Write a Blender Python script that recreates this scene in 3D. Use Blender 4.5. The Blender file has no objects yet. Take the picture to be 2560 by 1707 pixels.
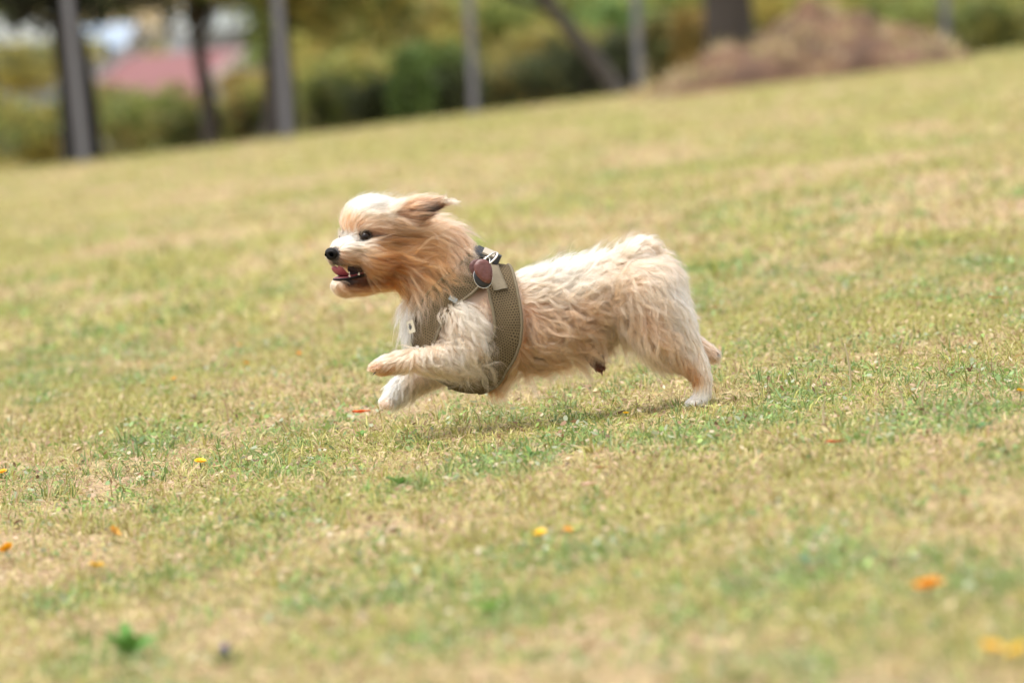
import bpy, bmesh, math, random
import numpy as np
from mathutils import Vector, Matrix
from mathutils.bvhtree import BVHTree
from mathutils.kdtree import KDTree

rng = np.random.default_rng(11)
random.seed(11)
R = math.radians
SC = bpy.context.scene
COL = SC.collection

# ------------------------------------------------------------------ camera
DIST = 9.642
LENS = 200.0
PITCH, ROLL = R(2.89), R(4.0)
CAM = Vector((0.0, -DIST * math.cos(PITCH), 0.62))
FWD = Vector((0, math.cos(PITCH), -math.sin(PITCH)))
U0 = Vector((0, math.sin(PITCH), math.cos(PITCH)))
R0 = Vector((1, 0, 0))
UP = U0 * math.cos(ROLL) + R0 * math.sin(ROLL)
RT = R0 * math.cos(ROLL) - U0 * math.sin(ROLL)
cam_d = bpy.data.cameras.new('camera')
cam_d.lens = LENS
cam_d.sensor_width = 36.0
cam_d.clip_start = 0.1
cam_d.clip_end = 5000
cam_d.dof.use_dof = True
cam_d.dof.focus_distance = DIST - 0.05
cam_d.dof.aperture_fstop = 5.0
cam_d.dof.aperture_blades = 0
cam = bpy.data.objects.new('camera', cam_d)
COL.objects.link(cam)
cam.matrix_world = Matrix((
    (RT.x, UP.x, -FWD.x, CAM.x),
    (RT.y, UP.y, -FWD.y, CAM.y),
    (RT.z, UP.z, -FWD.z, CAM.z),
    (0, 0, 0, 1)))
SC.camera = cam

# ------------------------------------------------------------------ light
SUN_EL, SUN_AZ = R(70), R(-105)      # azimuth measured from +y (away) towards +x
world = bpy.data.worlds.new('World')
SC.world = world
world.use_nodes = True
wn, wl = world.node_tree.nodes, world.node_tree.links
wn.clear()
wo = wn.new('ShaderNodeOutputWorld')
bg = wn.new('ShaderNodeBackground')
sky = wn.new('ShaderNodeTexSky')
sky.sky_type = 'NISHITA'
sky.sun_disc = False
sky.sun_elevation = SUN_EL
sky.sun_rotation = SUN_AZ
sky.air_density = 1.0
sky.dust_density = 4.0
sky.ozone_density = 1.0
hs = wn.new('ShaderNodeHueSaturation')
hs.inputs['Saturation'].default_value = 0.25     # thin bright overcast
wl.new(sky.outputs[0], hs.inputs['Color'])
wl.new(hs.outputs[0], bg.inputs['Color'])
bg.inputs['Strength'].default_value = 0.15
wl.new(bg.outputs[0], wo.inputs['Surface'])
sun_d = bpy.data.lights.new('sun', 'SUN')
sun_d.energy = 0.95
sun_d.angle = R(55)
sun_d.color = (1.0, 0.95, 0.88)
sun = bpy.data.objects.new('sun', sun_d)
COL.objects.link(sun)
sdir = Vector((math.sin(SUN_AZ) * math.cos(SUN_EL), math.cos(SUN_AZ) * math.cos(SUN_EL), math.sin(SUN_EL)))
sun.rotation_euler = sdir.to_track_quat('Z', 'Y').to_euler()
sun.location = sdir * 30

SC.view_settings.view_transform = 'Standard'
SC.view_settings.look = 'None'
SC.view_settings.gamma = 1.0
SC.view_settings.exposure = 1.25
cy = SC.cycles
cy.use_denoising = True
cy.max_bounces = 10
cy.diffuse_bounces = 4
cy.glossy_bounces = 6
cy.transmission_bounces = 8
cy.transparent_max_bounces = 8
cy.use_adaptive_sampling = True
cy.adaptive_threshold = 0.01
try:
    SC.cycles_curves.shape = 'RIBBONS'
    SC.cycles_curves.subdivisions = 2
except Exception:
    pass

# ------------------------------------------------------------------ helpers
def lin(c):
    out = []
    for v in c:
        v = v / 255.0
        out.append(v / 12.92 if v <= 0.04045 else ((v + 0.055) / 1.055) ** 2.4)
    return np.array(out)

def lin4(c):
    return tuple(lin(c)) + (1.0,)

def tag(o, label=None, cat=None, group=None, kind=None):
    if label: o['label'] = label
    if cat: o['category'] = cat
    if group: o['group'] = group
    if kind: o['kind'] = kind
    return o

def empty(name, loc=(0, 0, 0), parent=None):
    o = bpy.data.objects.new(name, None)
    o.empty_display_size = 0.05
    COL.objects.link(o)
    o.location = loc
    if parent: o.parent = parent
    return o

def mesh_np(name, V, F, mat=None, parent=None, smooth=True, colors=None, uvs=None):
    """V (n,3); F list of index tuples or an (m,k) array."""
    me = bpy.data.meshes.new(name)
    V = np.asarray(V, dtype=np.float32)
    if isinstance(F, np.ndarray):
        m, k = F.shape
        me.vertices.add(len(V)); me.vertices.foreach_set('co', V.ravel())
        me.loops.add(m * k); me.loops.foreach_set('vertex_index', F.ravel().astype(np.int32))
        me.polygons.add(m)
        me.polygons.foreach_set('loop_start', np.arange(0, m * k, k, dtype=np.int32))
        me.update(calc_edges=True)
    else:
        me.from_pydata([tuple(map(float, v)) for v in V], [], [tuple(map(int, f)) for f in F])
    if colors is not None:
        a = me.color_attributes.new('tint', 'FLOAT_COLOR', 'POINT')
        c = np.ones((len(V), 4), dtype=np.float32); c[:, :3] = colors
        a.data.foreach_set('color', c.ravel())
    if uvs is not None:
        uvl = me.uv_layers.new(name='UVMap')
        li = np.empty(len(me.loops), dtype=np.int32); me.loops.foreach_get('vertex_index', li)
        uvl.data.foreach_set('uv', np.asarray(uvs, dtype=np.float32)[li].ravel())
    if smooth:
        me.polygons.foreach_set('use_smooth', np.ones(len(me.polygons), dtype=bool))
    if mat: me.materials.append(mat)
    o = bpy.data.objects.new(name, me)
    COL.objects.link(o)
    if parent: o.parent = parent
    return o

def nmat(name):
    m = bpy.data.materials.new(name)
    m.use_nodes = True
    n, l = m.node_tree.nodes, m.node_tree.links
    return m, n, l, n['Principled BSDF']

def plain(name, rgb, rough=0.6, metal=0.0, noise=0.0, scale=40.0, spec=0.5, bump=0.0, coat=0.0):
    m, n, l, b = nmat(name)
    b.inputs['Roughness'].default_value = rough
    b.inputs['Metallic'].default_value = metal
    b.inputs['Specular IOR Level'].default_value = spec
    b.inputs['Coat Weight'].default_value = coat
    if noise > 0 or bump > 0:
        tc = n.new('ShaderNodeTexCoord')
        t = n.new('ShaderNodeTexNoise'); t.inputs['Scale'].default_value = scale; t.inputs['Detail'].default_value = 5
        l.new(tc.outputs['Object'], t.inputs['Vector'])
        mp = n.new('ShaderNodeMix'); mp.data_type = 'RGBA'
        a = np.array(rgb)
        mp.inputs['A'].default_value = tuple(np.clip(a * (1 - noise), 0, 1)) + (1,)
        mp.inputs['B'].default_value = tuple(np.clip(a * (1 + noise), 0, 1)) + (1,)
        l.new(t.outputs['Fac'], mp.inputs['Factor'])
        l.new(mp.outputs['Result'], b.inputs['Base Color'])
        if bump > 0:
            bp = n.new('ShaderNodeBump'); bp.inputs['Strength'].default_value = bump; bp.inputs['Distance'].default_value = 0.01
            l.new(t.outputs['Fac'], bp.inputs['Height']); l.new(bp.outputs[0], b.inputs['Normal'])
    else:
        b.inputs['Base Color'].default_value = tuple(rgb) + (1,)
    return m

def leafy(name, translucent=0.3, rough=0.55, spec=0.3):
    """colour from the 'tint' attribute, some light passing through."""
    m, n, l, b = nmat(name)
    at = n.new('ShaderNodeAttribute'); at.attribute_name = 'tint'
    b.inputs['Roughness'].default_value = rough
    b.inputs['Specular IOR Level'].default_value = spec
    l.new(at.outputs['Color'], b.inputs['Base Color'])
    tr = n.new('ShaderNodeBsdfTranslucent')
    l.new(at.outputs['Color'], tr.inputs['Color'])
    mx = n.new('ShaderNodeMixShader'); mx.inputs[0].default_value = translucent
    l.new(b.outputs[0], mx.inputs[1]); l.new(tr.outputs[0], mx.inputs[2])
    l.new(mx.outputs[0], n['Material Output'].inputs['Surface'])
    return m

def vnoise(x, y, seed=0):
    """smooth value noise in [0,1], numpy arrays."""
    xi, yi = np.floor(x).astype(np.int64), np.floor(y).astype(np.int64)
    fx, fy = x - xi, y - yi
    fx, fy = fx * fx * (3 - 2 * fx), fy * fy * (3 - 2 * fy)
    def h(a, b):
        n = (a * 374761393 + b * 668265263 + seed * 1274126177) & 0xFFFFFFFF
        n = ((n ^ (n >> 13)) * 1274126177) & 0xFFFFFFFF
        return ((n ^ (n >> 16)) & 0xFFFF) / 65535.0
    return (h(xi, yi) * (1 - fx) + h(xi + 1, yi) * fx) * (1 - fy) + (h(xi, yi + 1) * (1 - fx) + h(xi + 1, yi + 1) * fx) * fy

def fbm(x, y, seed=0, oct=4):
    s, a, t = 0, 1.0, 0
    for i in range(oct):
        s = s + a * vnoise(x * 2 ** i + 17.3 * i, y * 2 ** i + 5.1 * i, seed + i); t += a; a *= 0.55
    return s / t

# ------------------------------------------------------------------ terrain
TILT = math.tan(R(2.8))
GB = 0.0
FIELD_END = 41.0
def ground_z(x, y):
    x = np.asarray(x, float); y = np.asarray(y, float)
    xx = 14 * np.tanh(x / 14)
    z = TILT * xx + GB + 0.0032 * np.maximum(y, 0)
    z = z + 0.02 * (fbm(x * 0.6 + 40, y * 0.35 + 10, 3, 2) - 0.5)
    d = np.maximum(y - FIELD_END - 0.5 * np.sin(x * 0.5), 0)
    drop = np.minimum(d * 0.16, 9.0 * (1 - np.exp(-d * 0.03)))
    hill = np.where(y > 300, 0.09 * (y - 300) + 14 * fbm(x * 0.01, y * 0.01, 8, 3) * np.clip((y - 300) / 200, 0, 1), 0)
    return z - drop + hill

def pix_ray(px, py):
    k = LENS / 36.0 * 2560
    d = FWD + RT * ((px - 1280) / k) + UP * ((853.5 - py) / k)
    return d

def pix_at_y(px, py, Y):
    d = pix_ray(px, py)
    t = (Y - CAM.y) / d.y
    return CAM + d * t

def pix_ground(px, py):
    d = pix_ray(px, py)
    ts = np.linspace(4.0, 54.0, 2600)
    X, Y, Z = CAM.x + d.x * ts, CAM.y + d.y * ts, CAM.z + d.z * ts
    k = np.flatnonzero(Z < ground_z(X, Y))
    k = int(k[0]) if len(k) else len(ts) - 1
    return Vector((X[k], Y[k], float(ground_z(X[k], Y[k]))))

# dog's hind foot stands at pixel (1750, 1018) at focus distance: fit the ground height to it
foot = CAM + pix_ray(1752, 1016) * DIST
GB = float(foot.z) - float(ground_z(foot.x, foot.y))

xs = np.concatenate([-np.geomspace(700, 12, 26), np.linspace(-10, 10, 81), np.geomspace(12, 700, 26)])
ys = np.concatenate([np.linspace(-40, -6, 14), np.linspace(-5, 46, 205), np.geomspace(47, 1500, 60)])
GX, GY = np.meshgrid(xs, ys)
GZ = ground_z(GX, GY)
nx = len(xs)
V = np.stack([GX.ravel(), GY.ravel(), GZ.ravel()], 1)
i = np.arange(len(ys) - 1)[:, None] * nx + np.arange(nx - 1)[None, :]
F = np.stack([i.ravel(), i.ravel() + 1, i.ravel() + 1 + nx, i.ravel() + nx], 1)

m, n, l, b = nmat('dry_earth_and_thatch')
tc = n.new('ShaderNodeTexCoord')
n1 = n.new('ShaderNodeTexNoise'); n1.inputs['Scale'].default_value = 2.2; n1.inputs['Detail'].default_value = 8
n2 = n.new('ShaderNodeTexNoise'); n2.inputs['Scale'].default_value = 60; n2.inputs['Detail'].default_value = 6
l.new(tc.outputs['Object'], n1.inputs['Vector']); l.new(tc.outputs['Object'], n2.inputs['Vector'])
r1 = n.new('ShaderNodeValToRGB')
r1.color_ramp.elements[0].position = 0.35; r1.color_ramp.elements[0].color = (0.39, 0.285, 0.18, 1)
r1.color_ramp.elements[1].position = 0.62; r1.color_ramp.elements[1].color = (0.385, 0.315, 0.165, 1)
l.new(n1.outputs['Fac'], r1.inputs['Fac'])
r2 = n.new('ShaderNodeValToRGB')
r2.color_ramp.elements[0].position = 0.3; r2.color_ramp.elements[0].color = (0.30, 0.26, 0.25, 1)
r2.color_ramp.elements[1].position = 0.62; r2.color_ramp.elements[1].color = (1.15, 1.1, 1.05, 1)
l.new(n2.outputs['Fac'], r2.inputs['Fac'])
mx = n.new('ShaderNodeMix'); mx.data_type = 'RGBA'; mx.blend_type = 'MULTIPLY'; mx.inputs['Factor'].default_value = 1
l.new(r1.outputs['Color'], mx.inputs['A']); l.new(r2.outputs['Color'], mx.inputs['B'])
l.new(mx.outputs['Result'], b.inputs['Base Color'])
b.inputs['Roughness'].default_value = 0.95
b.inputs['Specular IOR Level'].default_value = 0.1
bp = n.new('ShaderNodeBump'); bp.inputs['Strength'].default_value = 0.6; bp.inputs['Distance'].default_value = 0.01
l.new(n2.outputs['Fac'], bp.inputs['Height']); l.new(bp.outputs[0], b.inputs['Normal'])
ground = tag(mesh_np('ground', V, F, m), 'dry sloping lawn ground of tan earth and thatch', kind='structure')

# ------------------------------------------------------------------ grass
STRAW = np.array([(0.46, 0.385, 0.155), (0.54, 0.46, 0.235), (0.39, 0.315, 0.12), (0.49, 0.33, 0.215)])
OLIVE = np.array([(0.35, 0.345, 0.09), (0.285, 0.30, 0.075), (0.40, 0.375, 0.115)])
GREEN = np.array([(0.19, 0.28, 0.065), (0.155, 0.235, 0.06), (0.25, 0.335, 0.10), (0.21, 0.31, 0.12)])

def ellipse(px, py, rx, ry):
    a, t, b_ = pix_ground(px, py), pix_ground(px, max(py - ry, 300)), pix_ground(px, py + ry)
    d = a.y - CAM.y
    return (a.x, a.y, rx * d / (LENS / 36 * 2560), max(0.05, abs(t.y - b_.y) / 2))
GREEN_P = [ellipse(*e) for e in ((1850, 1065, 330, 45), (2420, 1020, 200, 55), (1010, 1220, 150, 30), (360, 1110, 120, 26), (1260, 1165, 130, 30), (330, 1640, 150, 50), (1250, 1540, 170, 45), (620, 1140, 120, 20), (120, 940, 160, 22), (2080, 1440, 160, 40), (1120, 900, 160, 20), (1500, 450, 260, 14), (480, 565, 260, 14))]
OLIVE_P = [ellipse(*e) for e in ((500, 1270, 330, 40), (180, 1490, 260, 45), (1150, 1400, 240, 35), (2200, 800, 260, 26), (420, 730, 360, 30), (1700, 1480, 280, 45), (2450, 1620, 260, 50), (1300, 1050, 260, 24), (2250, 620, 260, 18), (900, 1620, 260, 40))]
BARE_P = [ellipse(*e) for e in ((560, 972, 230, 20), (940, 1325, 260, 34), (120, 1385, 170, 30), (1980, 1230, 380, 26), (2430, 1260, 220, 34), (640, 1560, 320, 42), (2330, 870, 260, 20), (1120, 1090, 170, 16), (330, 890, 260, 16), (1650, 900, 200, 14), (2300, 560, 300, 16), (1500, 1640, 300, 36), (420, 610, 360, 12), (600, 480, 400, 8), (2200, 400, 400, 8))]
def field(x, y, L):
    f = np.zeros_like(x)
    for cx, cy, rx, ry in L:
        f = np.maximum(f, np.exp(-((x - cx) / rx) ** 2 - ((y - cy) / ry) ** 2))
    return f

def blades(n, d0, d1, margin, lenr, widr, seed, grow=0.0):
    g = np.random.default_rng(seed)
    d = np.sqrt(g.uniform(d0 ** 2, d1 ** 2, n * 2)) if grow == 0 else d0 + (d1 - d0) * g.uniform(0, 1, n * 2) ** 1.25
    half = d * 0.0935 + margin
    x = g.uniform(-1, 1, n * 2) * np.where(g.uniform(0, 1, n * 2) < (0.8 if grow == 0 else 0.7), half, half * (1.25 if grow == 0 else 2.0) + 1.0)
    y = d + CAM.y
    # patchiness: dry / green / bare
    wet = fbm(x * 2.6 + 3, y * 0.6 + 7, 21, 3)
    fine = fbm(x * 11, y * 3.2, 31, 3)
    bare = fbm(x * 2.6 + 9, y * 0.8 + 2, 41, 3)
    # the greener tongue right of the dog's hind feet
    gpatch = field(x, y, GREEN_P); opatch = field(x, y, OLIVE_P); bpatch = field(x, y, BARE_P)
    bare = bare + 0.24 * bpatch - 0.10 * opatch
    green = np.clip((wet - 0.52) * 1.2 + (fine - 0.5) * 2.8 + gpatch * 0.95 + opatch * 0.16 - bpatch * 0.35, 0, 1) * np.clip(1.25 - d / 30, 0.35, 1)
    dens = 1.0 - 0.84 * np.clip((bare - 0.53) * 7, 0, 1) * np.clip((fbm(x * 9 + 4, y * 6, 47, 2) - 0.25) * 3, 0, 1) * (1 - gpatch)
    keep = np.flatnonzero(g.uniform(0, 1, n * 2) < dens)[:n]
    x, y, green, d, bare, opatch = x[keep], y[keep], green[keep], d[keep], bare[keep], opatch[keep]
    k = len(x)
    z = ground_z(x, y) - 0.002
    u = g.uniform(0, 1, k)
    isg = u < green * 0.85
    iso = (~isg) & (g.uniform(0, 1, k) < np.clip(0.40 + 0.5 * green - 2.6 * (bare - 0.5) + 0.3 * opatch + np.clip((d - 16) / 60, 0, 0.3), 0.08, 0.95))
    col = STRAW[g.integers(0, len(STRAW), k)].copy()
    col[iso] = OLIVE[g.integers(0, len(OLIVE), iso.sum())]
    col[isg] = GREEN[g.integers(0, len(GREEN), isg.sum())]
    col *= g.uniform(0.60, 1.30, (k, 1)) * (0.94 + 0.12 * g.uniform(0, 1, (k, 3)))
    L = lenr[0] * (lenr[1] / lenr[0]) ** np.clip(g.normal(0.55, 0.28, k), 0, 1.25) * np.where(isg, 1.0, 0.95)
    tall = g.uniform(0, 1, k) < 0.001
    L[tall] *= 2.0
    W = g.uniform(*widr, k)
    az = g.uniform(0, 2 * np.pi, k)
    tilt = np.where(isg, g.uniform(0.7, 1.42, k), np.clip(g.normal(1.28, 0.28, k), 0.2, 1.52))
    tilt[tall] = g.uniform(0.1, 0.5, tall.sum())
    dirh = np.stack([np.cos(az), np.sin(az)], 1)
    side = np.stack([-np.sin(az), np.cos(az)], 1)
    yaw = g.uniform(-0.6, 0.6, k)
    base = np.stack([x, y, z], 1)
    d1v = np.concatenate([dirh * np.sin(tilt * 0.75)[:, None], np.cos(tilt * 0.75)[:, None]], 1)
    t2 = np.minimum(tilt * 1.2 + 0.15, 1.62)
    d2v = np.concatenate([dirh * np.sin(t2)[:, None], np.cos(t2)[:, None]], 1)
    mid = base + d1v * (L * 0.5)[:, None]
    tip = mid + d2v * (L * 0.5)[:, None]
    sv = np.concatenate([side, yaw[:, None] * 0.7], 1) * (W * 0.5)[:, None]
    V = np.stack([base - sv, base + sv, mid + sv * 0.9, mid - sv * 0.9, tip], 1).reshape(-1, 3)
    o = np.arange(k) * 5
    T = np.concatenate([np.stack([o, o + 1, o + 2], 1), np.stack([o, o + 2, o + 3], 1), np.stack([o + 3, o + 2, o + 4], 1)])
    return V, T, np.repeat(col, 5, 0)

def leaflets(n, seed):
    """small broad clover-like leaves low in the turf."""
    g = np.random.default_rng(seed)
    d = np.sqrt(g.uniform(5.2 ** 2, 14 ** 2, n * 4))
    x = g.uniform(-1, 1, n * 4) * (d * 0.0935 + 0.5); y = d + CAM.y
    wet = fbm(x * 2.6 + 3, y * 0.6 + 7, 21, 3); fine = fbm(x * 11, y * 3.2, 31, 3)
    gpatch = field(x, y, GREEN_P)
    pr = np.clip((wet - 0.5) * 0.9 + (fine - 0.56) * 4 + gpatch * 0.35, 0.01, 1)
    keep = np.flatnonzero(g.uniform(0, 1, n * 4) < pr)[:n]
    x, y = x[keep], y[keep]; k = len(x)
    z = ground_z(x, y) + g.uniform(0.003, 0.018, k)
    s = g.uniform(0.003, 0.007, k)
    az = g.uniform(0, 6.28, k); tl = g.normal(0, 0.55, k); tr = g.normal(0, 0.45, k)
    a = np.stack([np.cos(az) * np.cos(tl), np.sin(az) * np.cos(tl), np.sin(tl)], 1)
    bb = np.stack([-np.sin(az) * np.cos(tr), np.cos(az) * np.cos(tr), np.sin(tr)], 1)
    c = np.stack([x, y, z], 1)
    P = [(-1, 0), (-0.3, 0.6), (0.55, 0.62), (1, 0), (0.55, -0.62), (-0.3, -0.6)]
    V = np.stack([c + a * (s * p)[:, None] + bb * (s * q)[:, None] for p, q in P], 1).reshape(-1, 3)
    o = np.arange(k) * 6
    T = np.concatenate([np.stack([o, o + 1, o + 5], 1), np.stack([o + 1, o + 2, o + 5], 1), np.stack([o + 2, o + 4, o + 5], 1), np.stack([o + 2, o + 3, o + 4], 1)])
    col = GREEN[g.integers(0, len(GREEN), k)] * g.uniform(0.8, 1.6, (k, 1))
    lit = g.uniform(0, 1, k) < 0.35
    col[lit] = np.array([(0.30, 0.18, 0.10), (0.44, 0.33, 0.19), (0.17, 0.10, 0.06), (0.52, 0.44, 0.30)])[g.integers(0, 4, lit.sum())]
    pale = g.uniform(0, 1, k) < 0.25
    col[pale] = np.array([0.42, 0.46, 0.30]) * g.uniform(0.7, 1.0, (pale.sum(), 1))
    return V, T, np.repeat(col, 6, 0)

def tufts(nt, seed):
    """small clumps of longer fanned blades, some green, some straw."""
    g = np.random.default_rng(seed)
    d = np.sqrt(g.uniform(5.2 ** 2, 15 ** 2, nt)); x = g.uniform(-1, 1, nt) * (d * 0.0935 + 0.5); y = d + CAM.y
    wet = fbm(x * 2.6 + 3, y * 0.6 + 7, 21, 3)
    gp = field(x, y, GREEN_P)
    kind = g.uniform(0, 1, nt) < np.clip((wet - 0.35) * 1.6 + gp * 0.6, 0.1, 0.9)
    nb = 16; k = nt * nb
    t = np.repeat(np.arange(nt), nb)
    size = np.repeat(g.uniform(0.6, 1.3, nt), nb)
    az = g.uniform(0, 6.28, k); r = np.abs(g.normal(0, 0.012, k)) * size
    bx_ = x[t] + np.cos(az) * r; by_ = y[t] + np.sin(az) * r
    base = np.stack([bx_, by_, ground_z(bx_, by_) - 0.002], 1)
    L = g.uniform(0.014, 0.038, k) * size; W = g.uniform(0.0014, 0.0030, k)
    tl = np.clip(g.normal(0.85, 0.35, k), 0.1, 1.45)
    dh = np.stack([np.cos(az), np.sin(az)], 1); sd = np.stack([-np.sin(az), np.cos(az), 0.3 * g.normal(0, 1, k)], 1) * (W * 0.5)[:, None]
    v1 = np.concatenate([dh * np.sin(tl * .7)[:, None], np.cos(tl * .7)[:, None]], 1); v2 = np.concatenate([dh * np.sin(np.minimum(tl * 1.3 + .1, 1.6))[:, None], np.cos(np.minimum(tl * 1.3 + .1, 1.6))[:, None]], 1)
    mid = base + v1 * (L * .55)[:, None]; tip = mid + v2 * (L * .5)[:, None]
    V = np.stack([base - sd, base + sd, mid + sd * .9, mid - sd * .9, tip], 1).reshape(-1, 3)
    o = np.arange(k) * 5
    T = np.concatenate([np.stack([o, o + 1, o + 2], 1), np.stack([o, o + 2, o + 3], 1), np.stack([o + 3, o + 2, o + 4], 1)])
    cg = GREEN[g.integers(0, len(GREEN), k)]; cs = np.where((g.uniform(0, 1, k) < 0.5)[:, None], OLIVE[g.integers(0, 3, k)], STRAW[g.integers(0, 4, k)])
    col = np.where(kind[t][:, None] & (g.uniform(0, 1, k) < 0.8)[:, None], cg, cs) * np.repeat(g.uniform(0.7, 1.2, nt), nb)[:, None] * g.uniform(0.8, 1.2, (k, 1))
    return V, T, np.repeat(col, 5, 0)

def litter(n, seed):
    """flat dry leaf scraps and clippings lying in the turf."""
    g = np.random.default_rng(seed)
    d = np.sqrt(g.uniform(5.2 ** 2, 17 ** 2, n)); x = g.uniform(-1, 1, n) * (d * 0.0935 + 0.5); y = d + CAM.y
    z = ground_z(x, y) + g.uniform(0.002, 0.012, n)
    s = g.uniform(0.003, 0.009, n); el = g.uniform(0.25, 0.6, n)
    az = g.uniform(0, 6.28, n); tl = g.normal(0, 0.3, n); tr = g.normal(0, 0.35, n)
    a = np.stack([np.cos(az) * np.cos(tl), np.sin(az) * np.cos(tl), np.sin(tl)], 1)
    b_ = np.stack([-np.sin(az) * np.cos(tr), np.cos(az) * np.cos(tr), np.sin(tr)], 1)
    c = np.stack([x, y, z], 1)
    V = np.stack([c - a * s[:, None], c - b_ * (s * el)[:, None], c + a * s[:, None], c + b_ * (s * el)[:, None]], 1).reshape(-1, 3)
    o = np.arange(n) * 4
    T = np.concatenate([np.stack([o, o + 1, o + 2], 1), np.stack([o, o + 2, o + 3], 1)])
    pal = np.array([(0.52, 0.42, 0.23), (0.55, 0.40, 0.27), (0.44, 0.33, 0.15), (0.30, 0.19, 0.11), (0.36, 0.35, 0.11), (0.60, 0.52, 0.36), (0.14, 0.09, 0.05), (0.20, 0.26, 0.08)])
    col = pal[g.choice(8, n, p=[.2, .17, .2, .1, .16, .07, .04, .06])] * g.uniform(0.75, 1.2, (n, 1))
    return V, T, np.repeat(col, 4, 0)

sets = [litter(60000, 13), tufts(3600, 9),
        blades(440000, 4.9, 14.5, 0.25, (0.010, 0.036), (0.0012, 0.0030), 5),
        blades(205000, 14.2, 51.5, 0.8, (0.03, 0.065), (0.004, 0.010), 6, grow=1),
        leaflets(14000, 7)]
Vs, Ts, Cs, off = [], [], [], 0
for v, t, c in sets:
    Vs.append(v); Ts.append(t + off); Cs.append(c); off += len(v)
grass = mesh_np('grass', np.concatenate(Vs), np.concatenate(Ts), leafy('grass_blade', 0.3), colors=np.concatenate(Cs), smooth=False)
tag(grass, 'short patchy lawn grass, straw dry with greener tufts', 'grass', kind='stuff')
# ------------------------------------------------------------------ the dog
K = 1475.0
def P(px, py, ycm=0.0):
    return np.array([(px - 1280) / K, ycm * 0.01, (853.5 - py) / K])
HX, HY, PHI = 942.0, 600.0, R(43)
def H(u, v, w):
    """head frame in cm: u forward along the muzzle, v towards the near side, w up."""
    return P(HX, HY) + 0.01 * np.array([-u * math.cos(PHI) + v * math.sin(PHI), -(u * math.sin(PHI) + v * math.cos(PHI)), w])

dog = empty('dog')
dog.matrix_world = Matrix((
    (RT.x, FWD.x, UP.x, (CAM + FWD * DIST).x),
    (RT.y, FWD.y, UP.y, (CAM + FWD * DIST).y),
    (RT.z, FWD.z, UP.z, (CAM + FWD * DIST).z),
    (0, 0, 0, 1)))
tag(dog, 'small shaggy cream and tan dog running over the grass with mouth open', 'dog')

def sphere_vf(nu=20, nv=14):
    V = [(0, 0, 1)]
    for i in range(1, nv):
        a = math.pi * i / nv
        for j in range(nu):
            t = 2 * math.pi * j / nu
            V.append((math.sin(a) * math.cos(t), math.sin(a) * math.sin(t), math.cos(a)))
    V.append((0, 0, -1))
    F = []
    for j in range(nu):
        F.append((0, 1 + j, 1 + (j + 1) % nu))
    for i in range(nv - 2):
        for j in range(nu):
            p, q = 1 + i * nu + j, 1 + i * nu + (j + 1) % nu
            F.append((p, p + nu, q + nu, q))
    e = len(V) - 1
    s = 1 + (nv - 2) * nu
    for j in range(nu):
        F.append((e, s + (j + 1) % nu, s + j))
    return np.array(V), F

SV, SF = sphere_vf(16, 10)
prims = []     # (part, centre, axes 3x3 scaled)
def ball(part, c, r, axes=None):
    r = np.array(r if np.ndim(r) else (r, r, r), float)
    A = np.eye(3) if axes is None else np.asarray(axes)
    prims.append((part, np.asarray(c, float), A * r[None, :]))
def chain(part, pts, step=0.35, ys=1.0):
    """pts: (pos, radius_m) with interpolation; ys squeezes the sideways (y) radius."""
    for (p, r), (q, s) in zip(pts[:-1], pts[1:]):
        L = np.linalg.norm(q - p)
        k = max(2, int(L / (step * min(r, s))) + 1)
        for i in range(k + 1):
            t = i / k
            rr = r * (1 - t) + s * t
            ball(part, p * (1 - t) + q * t, (rr, rr * ys, rr))
def pc(L, y=None):
    return [(P(a[0], a[1], a[3] if len(a) > 3 else 0.0), a[2] / K) for a in L]
cphi, sphi = math.cos(PHI), math.sin(PHI)
HA = np.array([[-cphi, sphi, 0], [-sphi, -cphi, 0], [0, 0, 1]])   # columns: u, v, w
# head
ball('head', H(0.0, 0, 0.9), (0.056, 0.052, 0.052), HA)
ball('head', H(1.8, 0, 2.2), (0.042, 0.043, 0.040), HA)
for v in (-2.4, 2.4):
    ball('head', H(1.8, v, -2.2), (0.036, 0.026, 0.028), HA)
for k_ in range(9):
    t = k_ / 8
    ball('muzzle', H(4.0 + 4.6 * t, 0, -1.7 - 0.95 * t), (0.022 - 0.008 * t, 0.0275 - 0.009 * t, 0.021 - 0.003 * t), HA)
for k_ in range(9):
    t = k_ / 8
    ball('jaw', H(0.2 + 7.6 * t, 0, -5.6 - 2.0 * t), (0.018, 0.026 - 0.010 * t, 0.0125 - 0.003 * t), HA)
ball('head', H(-0.6, 0, -4.4), (0.034, 0.036, 0.03), HA)
ball('jaw', H(3.2, 0, -5.0), (0.034, 0.017, 0.010), HA)      # root of the mouth
for k_ in range(9):
    t = k_ / 8
    ball('jaw', H(0.2 + 7.2 * t, 0, -6.5 - 1.7 * t), (0.018, 0.022 - 0.008 * t, 0.0125 - 0.003 * t), HA)
for base_, part_, r_, sp_ in (((936, 922, -7.0), 'paw_fn', 11, 1.0), ((960, 1015, 4.6), 'paw_ff', 11, 1.0), ((1724, 1012, -4.6), 'paw_hn', 10, 0.9)):
    for q_ in range(4):
        off_ = (q_ - 1.5)
        ball(part_, P(base_[0] + abs(off_) * 5, base_[1] - abs(off_) * 3 - q_ * 1.5, base_[2] + off_ * sp_), (r_ * 1.5 / K, r_ / K * 0.72, r_ / K))
# ears
chain('ear', [(H(-0.6, 4.4, 3.0), 0.019), (P(1045, 526, -5.6), 0.0145), (P(1085, 513, -5.6), 0.0085), (P(1112, 506, -5.6), 0.004)], ys=0.55)
chain('ear_far', [(H(-0.4, -4.2, 3.0), 0.019), (H(-3.5, -4.6, 3.2), 0.014), (H(-6, -4.4, 3.2), 0.006)], ys=0.55)
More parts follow.
